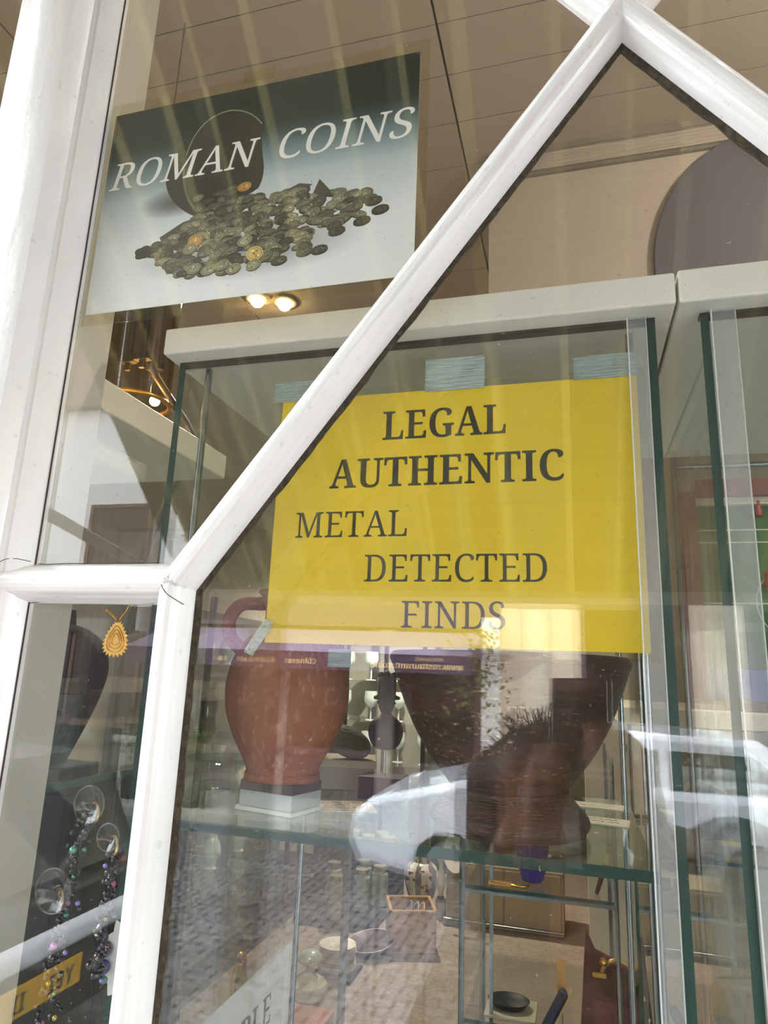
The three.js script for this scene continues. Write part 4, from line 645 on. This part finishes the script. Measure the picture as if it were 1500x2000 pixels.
{
  const b = thing('wicker_basket', 'square woven straw basket holding plates, on the carpet by the wall', 'basket', [-1.13, 0, -4.58], 0.35);
  const straw = std(0xffffff, 0.9, { map: tex(128, 128, (u, v) => { const a = Math.sin(u * 6.283 * 16), c = Math.sin(v * 6.283 * 16), k = 0.75 + 0.25 * ((Math.floor(u * 16) + Math.floor(v * 16)) % 2 ? Math.abs(a) : Math.abs(c)); return [0.74 * k, 0.6 * k, 0.42 * k]; }, true, [2, 2]) });
  const W = 0.15, h = 0.25; for (const [w, d, x, z] of [[2 * W, 0.014, 0, W], [2 * W, 0.014, 0, -W], [0.014, 2 * W, W, 0], [0.014, 2 * W, -W, 0]]) part(b, 'side', rbox(w, h, d, x, h / 2, z, 0.006), straw);
  part(b, 'bottom', box(2 * W, 0.01, 2 * W, 0, 0.006, 0), straw); for (const [p, q] of [[[-W, h, -W], [W, h, -W]], [[W, h, -W], [W, h, W]], [[W, h, W], [-W, h, W]], [[-W, h, W], [-W, h, -W]]]) part(b, 'rim', rod(p, q, 0.012), std(0xa98452, 0.9));
  const pl = (lab, x, c) => { const o = thing('display_plate', lab, 'plate', [-1.13 + x, 0.17, -4.58], 0.35, 'plates in the basket'); o.rotation.z = 1.2; part(o, 'dish', lathe([[0.0001, 0], [0.07, 0], [0.105, 0.012], [0.104, 0.015], [0.07, 0.004], [0.0001, 0.003]], 36), china); part(o, 'band', new THREE.TorusGeometry(0.09, 0.006, 6, 40).rotateX(Math.PI / 2).translate(0, 0.011, 0), std(c, 0.4)); part(o, 'motif', new THREE.CylinderGeometry(0.05, 0.05, 0.001, 24).translate(0, 0.0042, 0), std(0xc9643a, 0.5)); };
  pl('blue rimmed plate with orange centre, foremost in the straw basket', -0.02, 0x2c3f78); pl('white plate with grey rim, second in the straw basket', 0.03, 0x8a9098); pl('white plate with orange rim, rearmost in the straw basket', 0.07, 0xc9703f);
}
{
  const d = thing('maroon_dish', 'wide shallow maroon dish tilted between the plate stack and the basket', 'dish', [-1.34, 0.035, -4.36]); d.rotation.set(0.12, 0, 0.1);
  part(d, 'bowl', lathe([[0.0001, 0], [0.07, 0], [0.16, 0.035], [0.158, 0.04], [0.07, 0.006], [0.0001, 0.005]], 44), phys(0x3c1620, 0.25, { clearcoat: 1 })); part(d, 'rim', new THREE.TorusGeometry(0.159, 0.003, 8, 60).rotateX(Math.PI / 2).translate(0, 0.038, 0), phys(0xcabfb4, 0.3));
  const c = thing('glass_comport', 'footed pale green glass comport with gilt rim, nearest on the carpet at left', 'comport', [-1.50, 0, -3.64]);
  part(c, 'foot', smoothLathe([[0.0001, 0.14], [0.02, 0.14], [0.03, 0.125], [0.09, 0.085], [0.105, 0.07], [0.104, 0.045], [0.09, 0.03], [0.09, 0], [0.0001, 0]], 50, 44), phys(0xd6ccae, 0.3, { clearcoat: 0.6 }));
  part(c, 'bowl', smoothLathe([[0.02, 0.14], [0.028, 0.155], [0.062, 0.175], [0.07, 0.2], [0.05, 0.228], [0.02, 0.24], [0.0001, 0.242]], 50, 44), phys(0xa9b7a6, 0.15, { clearcoat: 1 })); part(c, 'gilt_band', new THREE.TorusGeometry(0.069, 0.004, 8, 50).rotateX(Math.PI / 2).translate(0, 0.185, 0), M.gold);
  const k = thing('tile_box', 'rust red box at the carpet edge in front of the comport', 'box', [-1.39, 0, -3.32]); part(k, 'box', rbox(0.24, 0.045, 0.2, 0, 0.0225, 0, 0.003), std(0x9a5e45, 0.7)); part(k, 'lid', rbox(0.245, 0.012, 0.205, 0, 0.051, 0, 0.002), std(0xa96c50, 0.7));
}
{
  const j = thing('ginger_jar', 'lidded oriental ginger jar with painted panels at the end of the aisle', 'jar', [-1.2, 0.06, -5.24]);
  const jt = tex(256, 128, (u, v) => { const p = Math.abs(Math.sin(u * 6.283 * 3)), n = fbm(u, v, 16, 16, 5), r = fbm(u, v, 24, 24, 15); return p > 0.55 ? (r > 0.62 ? [0.5, 0.2, 0.18] : [0.8, 0.79, 0.75]) : [0.34 + 0.2 * n, 0.33 + 0.18 * n, 0.33 + 0.16 * n]; });
  part(j, 'body', smoothLathe([[0.0001, 0], [0.075, 0], [0.085, 0.02], [0.115, 0.1], [0.135, 0.19], [0.12, 0.26], [0.075, 0.3], [0.055, 0.305]], 60, 48), phys(0xffffff, 0.2, { map: jt, clearcoat: 1 })); part(j, 'lid', smoothLathe([[0.062, 0.3], [0.066, 0.305], [0.066, 0.34], [0.055, 0.36], [0.02, 0.372], [0.0001, 0.374]], 30, 40), phys(0xffffff, 0.2, { map: jt, clearcoat: 1 }));
  const st = thing('jar_stand', 'low dark stand under the oriental ginger jar', 'stand', [-1.2, 0, -5.24]); part(st, 'top', cyl(0.1, 0.1, 0.02, 0, 0.04, 0, 30), std(0x1a1512, 0.5)); for (let i = 0; i < 4; i++) part(st, 'leg', box(0.02, 0.04, 0.02, Math.cos(i * 1.57) * 0.07, 0.02, Math.sin(i * 1.57) * 0.07), std(0x1a1512, 0.5));
  const cs = thing('candlestick', 'turned cream candlestick beside the ginger jar', 'candlestick', [-1.03, 0, -5.16]);
  part(cs, 'plinth', cyl(0.04, 0.04, 0.14, 0, 0, 0, 24), std(0x9a8b74, 0.6)); part(cs, 'stem', smoothLathe([[0.02, 0.15], [0.018, 0.17], [0.035, 0.24], [0.036, 0.29], [0.018, 0.34], [0.017, 0.38], [0.036, 0.42], [0.034, 0.44], [0.0001, 0.441]], 60, 32), phys(0xc9bda0, 0.3, { clearcoat: 0.5 })); part(cs, 'collar', cyl(0.03, 0.022, 0.02, 0, 0.14, 0, 24), std(0x2a211b, 0.5));
  const w = thing('floral_plate', 'white plate with blue and green flowers leaning at the back of the aisle', 'plate', [-0.88, 0.52, -5.0]); w.rotation.set(1.25, 0, 0.35);
  part(w, 'dish', lathe([[0.0001, 0], [0.08, 0], [0.13, 0.014], [0.128, 0.018], [0.08, 0.004], [0.0001, 0.003]], 40).scale(0.85, 1, 1.15), china); for (const [x, z, c] of [[0.01, 0.02, 0x3a5fae], [-0.03, -0.02, 0x3a5fae], [0.03, -0.03, 0x6a9a5a], [-0.01, 0.05, 0x6a9a5a]]) part(w, 'flower', new THREE.CylinderGeometry(0.022, 0.022, 0.001, 6).translate(x, 0.005, z), std(c, 0.5));
  const cab = thing('beige_cupboard', 'low beige cupboard with a chrome kick rail at the right end of the aisle', 'cupboard', [-0.55, 0, -5.3]); part(cab, 'carcass', rbox(0.86, 0.42, 0.4, 0, 0.21, 0, 0.004), std(0xa8997f, 0.8)); part(cab, 'door', rbox(0.4, 0.36, 0.012, -0.2, 0.22, 0.205, 0.003), std(0xb0a188, 0.8)); part(cab, 'door', rbox(0.4, 0.36, 0.012, 0.21, 0.22, 0.205, 0.003), std(0xb0a188, 0.8)); part(cab, 'kick_rail', merge([rod([-0.43, 0.045, 0.26], [0.43, 0.045, 0.26], 0.009), ball(0.014, -0.43, 0.045, 0.26, 12)]), M.chrome);
}
{ // glass jars and cups crowding the left side of the aisle
  const jar = thing('glass_jar', 'large glass jar with metal cap, nearest of the jars beyond the plate stack', 'jar', [-1.72, 0.06, -4.72], 0, 'glass jars beside the aisle');
  part(jar, 'body', smoothLathe([[0.0001, 0], [0.06, 0], [0.065, 0.02], [0.065, 0.2], [0.05, 0.23], [0.045, 0.245]], 40, 32), phys(0xb9c4bb, 0.08, { clearcoat: 1, transparent: true, opacity: 0.65 })); part(jar, 'cap', cyl(0.05, 0.05, 0.03, 0, 0.245, 0, 28), phys(0xa9a592, 0.35, { metalness: 0.6 }));
  [[-1.6, 0.06, -4.95, 'glass jar with metal cap right behind the nearest jar'], [-1.86, 0.06, -5.05, 'glass jar at the left of the jar cluster'], [-1.66, 0.06, -5.2, 'glass jar farthest back in the jar cluster'], [-1.5, 0.06, -5.1, 'glass jar at the right of the jar cluster, nearest the basket']].forEach(([x, y, z, l]) => copy(jar, [x, y, z], rnd(), l));
  const cup = thing('gilt_cup', 'cream and gilt teacup on the jar stand behind the basket', 'cup', [-1.5, 0.42, -5.35], 0, 'teacups behind the basket');
  part(cup, 'bowl', smoothLathe([[0.0001, 0.004], [0.025, 0], [0.03, 0.006], [0.05, 0.04], [0.056, 0.065], [0.053, 0.064], [0.03, 0.012], [0.0001, 0.009]], 40, 32), phys(0xd9d2a4, 0.25, { clearcoat: 0.8 })); part(cup, 'handle', new THREE.TorusGeometry(0.02, 0.005, 8, 20, 4).rotateZ(-2).translate(0.062, 0.038, 0), M.brassPale); part(cup, 'saucer', lathe([[0.0001, -0.004], [0.05, -0.004], [0.075, 0.008], [0.05, 0], [0.0001, 0]], 32), phys(0xd9d2a4, 0.25));
  [[-1.68, 0.42, -5.35, 'cream and gilt teacup left of the first, behind the jars'], [-1.6, 0.42, -5.5, 'cream and gilt teacup at the back of the row behind the basket'], [-1.84, 0.42, -5.45, 'cream and gilt teacup at the far left behind the jars']].forEach(([x, y, z, l]) => copy(cup, [x, y, z], rnd() * 6, l));
  const s = thing('stepped_stand', 'dark stepped stand carrying the jars and teacups', 'stand', [-1.72, 0, -5.05]); const bk = std(0x1d1a18, 0.6); part(s, 'lower_step', rbox(0.6, 0.06, 0.8, 0.0, 0.03, 0, 0.004), bk); part(s, 'upper_step', rbox(0.56, 0.41, 0.34, 0, 0.206, -0.45, 0.004), bk);
  const u = thing('shelving_unit', 'dark tall shelving unit with glass shelves along the left of the aisle', 'shelving', [-2.38, 0, -4.2]);
  for (const [x, z] of [[0.3, 1.0], [0.3, -0.4], [0.3, -1.6], [-0.3, 1.0], [-0.3, -1.6]]) part(u, 'post', box(0.03, 2.2, 0.03, x, 1.1, z), M.black);
  for (const y of [0.5, 0.95, 1.4, 1.8]) part(u, 'shelf', span(-0.3, 0.3, y, y + 0.008, -1.6, 1.0), M.glass); part(u, 'back', span(-0.33, -0.3, 0.05, 2.2, -1.6, 1.0), std(0x57514a, 0.8)); part(u, 'base', span(-0.3, 0.3, 0, 0.18, -1.6, 1.0), std(0x241d1a, 0.7));
  seed = 91; const vase = thing('shelf_vase', 'pale green glass vase on the shelving unit, nearest the aisle mouth', 'vase', [-2.28, 0.509, -3.5], 0, 'glassware on the shelving unit');
  part(vase, 'body', smoothLathe([[0.0001, 0], [0.04, 0], [0.03, 0.02], [0.06, 0.09], [0.05, 0.15], [0.028, 0.2], [0.04, 0.24], [0.036, 0.238]], 40, 28), phys(0xb7c9bd, 0.1, { clearcoat: 1 })); part(vase, 'rim', new THREE.TorusGeometry(0.039, 0.003, 6, 28).rotateX(Math.PI / 2).translate(0, 0.24, 0), M.brassPale);
  let k = 0; const names = ['first', 'second', 'third', 'fourth', 'fifth'];
  for (const [y, sh] of [[0.509, 'lowest'], [0.959, 'second'], [1.409, 'third'], [1.809, 'top']]) for (let i = 0; i < 5; i++) { if (!k++) continue; copy(vase, [-2.3 + rr(-0.08, 0.1), y, -3.5 - i * 0.42 + rr(-0.05, 0.05)], rnd() * 6, `pale green glass vase, ${names[i]} from the front on the ${sh} shelf of the shelving unit`); }
  const o = thing('blue_platter', 'dark blue oval platter standing on edge on the shelving unit', 'platter', [-2.2, 1.11, -3.75], 0.9); part(o, 'dish', lathe([[0.0001, 0], [0.09, 0], [0.13, 0.018], [0.128, 0.022], [0.09, 0.005], [0.0001, 0.004]], 40).rotateX(1.4).scale(0.75, 1, 1), phys(0x33415f, 0.25, { clearcoat: 1 })); part(o, 'easel', merge([rod([0, -0.15, 0.03], [0, 0.05, -0.03], 0.005), rod([0.05, -0.15, 0.04], [0, 0, -0.03], 0.005), rod([-0.05, -0.15, 0.04], [0, 0, -0.03], 0.005)]), M.black);
}
// ------------------------------------------------------------------ the photographer, mirrored in the panes, holding up a phone
function field(bones, cx, cy, cz, half, N, k = 0.03) { // smooth union of tapered capsules meshed on a grid
  const mc = new MarchingCubes(N, new THREE.MeshStandardMaterial(), false, false, 400000); mc.isolation = 0;
  const d = bones.map(([a, b, r0, r1]) => [...a, b[0] - a[0], b[1] - a[1], b[2] - a[2], r0, r1]);
  for (let z = 0; z < N; z++) for (let y = 0; y < N; y++) for (let x = 0; x < N; x++) {
    const px = cx + ((x - N / 2) / (N / 2)) * half, py = cy + ((y - N / 2) / (N / 2)) * half, pz = cz + ((z - N / 2) / (N / 2)) * half; let s = 0;
    let best = 1e9; const ds = [];
    for (const b of d) { const ux = px - b[0], uy = py - b[1], uz = pz - b[2], L = b[3] * b[3] + b[4] * b[4] + b[5] * b[5] || 1e-9, t = Math.max(0, Math.min(1, (ux * b[3] + uy * b[4] + uz * b[5]) / L)); const v = Math.hypot(ux - b[3] * t, uy - b[4] * t, uz - b[5] * t) - (b[6] + (b[7] - b[6]) * t); ds.push(v); if (v < best) best = v; }
    if (best < 3 * k) { for (const v of ds) s += Math.exp(-(v - best) / k); s = best - k * Math.log(s); } else s = best;
    mc.field[x + y * N + z * N * N] = -s;
  }
  mc.update(); const n = mc.count ?? mc.geometry.drawRange.count;
  const g = new THREE.BufferGeometry(); g.setAttribute('position', new THREE.BufferAttribute(mc.positionArray.slice(0, n * 3), 3)); 
  g.scale(half, half, half).translate(cx, cy, cz); const w = mergeVertices(g, 1e-4); w.computeVertexNormals(); return w.toNonIndexed();
}
{
  const P = thing('person', 'person in dark jacket and open white collar holding a phone up, mirrored over the mortar', 'person', [0, 0, 0]);
  const skin = phys(0x9c6c54, 0.6), H = [-0.065, 1.60, 0.80];
  // joints: shoulders, raised right arm reaching the phone, left arm helping from below
  const sR = [0.20, 1.41, 0.88], eR = [0.205, 1.55, 0.63], wR = [0.075, 1.615, 0.515], sL = [-0.16, 1.41, 0.92], eL = [-0.24, 1.17, 0.78], wL = [-0.085, 1.585, 0.53];
  const body = field([
    [[0.0, 1.46, 0.90], [-0.05, 1.54, 0.855], 0.055, 0.052], [[0.02, 1.38, 0.92], [0.02, 1.12, 0.93], 0.115, 0.1], [sL, sR, 0.06, 0.06], [[-0.04, 1.34, 0.92], [0.08, 1.34, 0.92], 0.1, 0.1], [[-0.03, 0.95, 0.93], [0.07, 0.95, 0.93], 0.115, 0.115],
    [sR, eR, 0.052, 0.04], [eR, wR, 0.04, 0.026], [sL, eL, 0.052, 0.04], [eL, wL, 0.04, 0.026],
    [[-0.07, 0.88, 0.93], [-0.08, 0.48, 0.91], 0.085, 0.055], [[-0.08, 0.48, 0.91], [-0.09, 0.08, 0.95], 0.055, 0.036], [[0.11, 0.88, 0.93], [0.12, 0.48, 0.91], 0.085, 0.055], [[0.12, 0.48, 0.91], [0.13, 0.08, 0.95], 0.055, 0.036],
    [[-0.09, 0.04, 0.97], [-0.11, 0.03, 0.78], 0.04, 0.03], [[0.13, 0.04, 0.97], [0.15, 0.03, 0.78], 0.04, 0.03]], 0.02, 0.9, 0.85, 0.95, 110, 0.016);
  const head = field([
    [[H[0], H[1] + 0.025, H[2] + 0.012], [H[0], H[1] + 0.01, H[2] - 0.01], 0.078, 0.072], [[H[0], H[1] - 0.02, H[2] - 0.015], [H[0], H[1] - 0.075, H[2] - 0.045], 0.058, 0.034], [[H[0] - 0.03, H[1] - 0.05, H[2] - 0.02], [H[0] + 0.03, H[1] - 0.05, H[2] - 0.02], 0.034, 0.034],
    [[H[0], H[1] + 0.012, H[2] - 0.078], [H[0], H[1] - 0.022, H[2] - 0.094], 0.008, 0.013], [[H[0] - 0.045, H[1] + 0.03, H[2] - 0.055], [H[0] + 0.045, H[1] + 0.03, H[2] - 0.055], 0.02, 0.02], [[H[0] - 0.018, H[1] - 0.052, H[2] - 0.074], [H[0] + 0.018, H[1] - 0.052, H[2] - 0.074], 0.009, 0.009],
    [[H[0] - 0.078, H[1] + 0.015, H[2] + 0.005], [H[0] - 0.078, H[1] - 0.02, H[2]], 0.013, 0.009], [[H[0] + 0.078, H[1] + 0.015, H[2] + 0.005], [H[0] + 0.078, H[1] - 0.02, H[2]], 0.013, 0.009], [[H[0], H[1] - 0.06, H[2] + 0.03], [H[0], H[1] - 0.1, H[2] + 0.06], 0.05, 0.052]], H[0], H[1], H[2], 0.15, 80, 0.008);
  // hands: palm plus five bent fingers closing on the phone's edges
  const lens = V(0, 1.8, 0.437), q = new THREE.Quaternion().setFromRotationMatrix(new THREE.Matrix4().makeBasis(V(0.9632438, 0.0382285, -0.2658947), V(0.0258019, 0.9720792, 0.2332301), V(0.2673867, -0.231518, 0.9353629))); // how the phone is held
  const onPhone = (x, y, z) => { const v = V(x, y, z).applyQuaternion(q).add(lens); return [v.x, v.y, v.z]; };
  const hand = (s, ex, ey) => { // s: +1 right edge of the phone
    const c = (x, y, z) => onPhone(ex + s * x, ey + y, z), B = [[c(0.018, -0.045, 0.03), c(0.02, 0.012, 0.026), 0.02, 0.018], [c(0.03, -0.04, 0.032), c(0.026, 0.0, 0.03), 0.018, 0.017], [c(0.03, -0.075, 0.045), c(0.02, -0.045, 0.032), 0.022, 0.02]];
    [0.026, 0.006, -0.014, -0.033].forEach((y, i) => { const l = [0.92, 1, 0.95, 0.8][i]; B.push([c(0.02, y, 0.02), c(0.012, y + 0.004, -0.004 - 0.003 * i), 0.0092, 0.0088], [c(0.012, y + 0.004, -0.004 - 0.003 * i), c(-0.012 * l, y + 0.006, -0.0125 + 0.002), 0.0088, 0.0082], [c(-0.012 * l, y + 0.006, -0.0105), c(-0.026 * l, y + 0.006, -0.0095), 0.008, 0.007]); });
    B.push([c(0.022, -0.03, 0.03), c(0.012, -0.005, 0.031), 0.012, 0.0105], [c(0.012, -0.005, 0.031), c(-0.006, 0.018, 0.0265), 0.0105, 0.0085], [c(-0.006, 0.018, 0.0265), c(-0.016, 0.034, 0.0235), 0.0085, 0.0075]);
    const m = c(0.01, -0.012, 0.018); return field(B, m[0], m[1], m[2], 0.115, 76, 0.0035);
  };
  const hr = hand(1, 0.043, -0.1), hl = hand(-1, -0.034, -0.13);
  part(P, 'body', merge([body, head, hr, hl].map((g) => { g.setAttribute('uv', new THREE.BufferAttribute(new Float32Array(g.attributes.position.count * 2), 2)); return g; })), skin);
  const grow = (bs, N, half, c, k = 0.016) => field(bs, c[0], c[1], c[2], half, N, k);
  const jacket = std(0x1c1b1e, 0.9);
  part(P, 'jacket', grow([[[-0.08, 1.36, 0.925], [-0.07, 0.92, 0.93], 0.105, 0.115], [[0.12, 1.36, 0.925], [0.11, 0.92, 0.93], 0.105, 0.115], [[0.02, 1.38, 0.96], [0.02, 0.9, 0.96], 0.1, 0.11], [sL, sR, 0.075, 0.075], [[0.2, 1.33, 0.93], [0.23, 0.86, 0.93], 0.12, 0.15], [[-0.12, 1.33, 0.93], [-0.13, 0.86, 0.93], 0.11, 0.13], [sR, eR, 0.075, 0.072], [eR, [0.105, 1.565, 0.545], 0.058, 0.042], [sL, eL, 0.068, 0.058], [eL, [-0.115, 1.52, 0.565], 0.058, 0.042]], 90, 0.45, [0.02, 1.25, 0.82]), jacket);
  part(P, 'trousers', grow([[[-0.04, 0.92, 0.93], [-0.07, 0.86, 0.93], 0.12, 0.1], [[0.08, 0.92, 0.93], [0.11, 0.86, 0.93], 0.12, 0.1], [[-0.07, 0.88, 0.93], [-0.08, 0.48, 0.91], 0.098, 0.07], [[-0.08, 0.48, 0.91], [-0.09, 0.1, 0.95], 0.07, 0.058], [[0.11, 0.88, 0.93], [0.12, 0.48, 0.91], 0.098, 0.07], [[0.12, 0.48, 0.91], [0.13, 0.1, 0.95], 0.07, 0.058]], 80, 0.56, [0.02, 0.52, 0.92]), std(0x24262e, 0.9));
  const shirt = std(0xe9e9ec, 0.85);
  part(P, 'shirt_front', prism([[-0.068, 1.585], [-0.06, 1.515], [-0.094, 1.52]], 0.006, 0.735), shirt, 'white collar point'); part(P, 'shirt_front', prism([[-0.036, 1.583], [-0.001, 1.575], [0.004, 1.515], [-0.02, 1.518]], 0.006, 0.735), shirt, 'white collar point');
  seed = 77; const hairs = [];
  const cap = field([[[H[0], H[1] + 0.035, H[2] + 0.02], [H[0], H[1] + 0.03, H[2] + 0.005], 0.087, 0.083], [[H[0] - 0.085, H[1] + 0.005, H[2] + 0.035], [H[0] - 0.1, H[1] - 0.14, H[2] + 0.05], 0.062, 0.05], [[H[0] + 0.085, H[1] + 0.005, H[2] + 0.035], [H[0] + 0.095, H[1] - 0.14, H[2] + 0.05], 0.055, 0.05], [[H[0] - 0.06, H[1], H[2] + 0.04], [H[0] - 0.065, H[1] - 0.09, H[2] + 0.05], 0.04, 0.032], [[H[0] + 0.06, H[1], H[2] + 0.04], [H[0] + 0.065, H[1] - 0.09, H[2] + 0.05], 0.04, 0.032], [[H[0], H[1] - 0.02, H[2] + 0.06], [H[0], H[1] - 0.1, H[2] + 0.07], 0.06, 0.05]], H[0], H[1] - 0.03, H[2], 0.22, 76, 0.012);
  cap.setAttribute('uv', new THREE.BufferAttribute(new Float32Array(cap.attributes.position.count * 2), 2)); hairs.push(cap);
  for (let i = 0; i < 60; i++) { const a = rr(-1.3, 1.3), s = rr(0.08, 0.115); hairs.push(tube([[H[0] + Math.sin(a) * 0.07, H[1] + 0.035 + Math.cos(a) * 0.075, H[2] + rr(-0.03, 0.05)], [H[0] + Math.sin(a) * s, H[1] + 0.045 + Math.cos(a) * s, H[2] + rr(-0.05, 0.05)], [H[0] + Math.sin(a) * s + rr(0, 0.05), H[1] + 0.03 + Math.cos(a) * s * 0.85, H[2] + rr(-0.06, 0.05)]], 0.0011, 10, 4)); }
  part(P, 'hair', merge(hairs), phys(0x2a1a12, 0.5));
  for (const s of [-1, 1]) { part(P, 'eye', ball(0.0115, H[0] + s * 0.032, H[1] + 0.006, H[2] - 0.066, 14), phys(0xe8e4de, 0.2)); part(P, 'iris', ball(0.0055, H[0] + s * 0.032, H[1] + 0.006, H[2] - 0.0735, 10), M.black); }
  part(P, 'mouth', rbox(0.04, 0.006, 0.006, H[0], H[1] - 0.052, H[2] - 0.082, 0.0025), std(0x8d4c46, 0.6));
  for (const [x0, x1] of [[-0.09, -0.112], [0.13, 0.152]]) { const sh = new THREE.CapsuleGeometry(0.05, 0.19, 6, 18).rotateX(Math.PI / 2).scale(0.9, 0.75, 1).translate((x0 + x1) / 2, 0.0385, 0.87); part(P, 'shoe', sh, std(0x17161a, 0.6)); }
  // the phone: lens at the upper right as the holder sees it; its back looks at the window
  const f = thing('phone', 'dark phone held upright towards the window, its back mirrored over the mortar', 'phone', lens.toArray()); f.quaternion.copy(q);
  part(f, 'case', rbox(0.077, 0.163, 0.009, 0.0035, -0.0775, 0.0085, 0.004, 4), phys(0x0c0c0e, 0.3, { clearcoat: 0.6 }));
  part(f, 'screen', rbox(0.072, 0.158, 0.0006, 0.0035, -0.0775, 0.0133, 0.0002, 1), phys(0x101318, 0.1));
  for (const y of [-0.02, -0.04]) part(f, 'lens', new THREE.CylinderGeometry(0.006, 0.006, 0.0012, 24).rotateX(Math.PI / 2).translate(0, y, 0.0038), phys(0x050507, 0.05, { clearcoat: 1 }));
}
renderer.render(scene, camera);
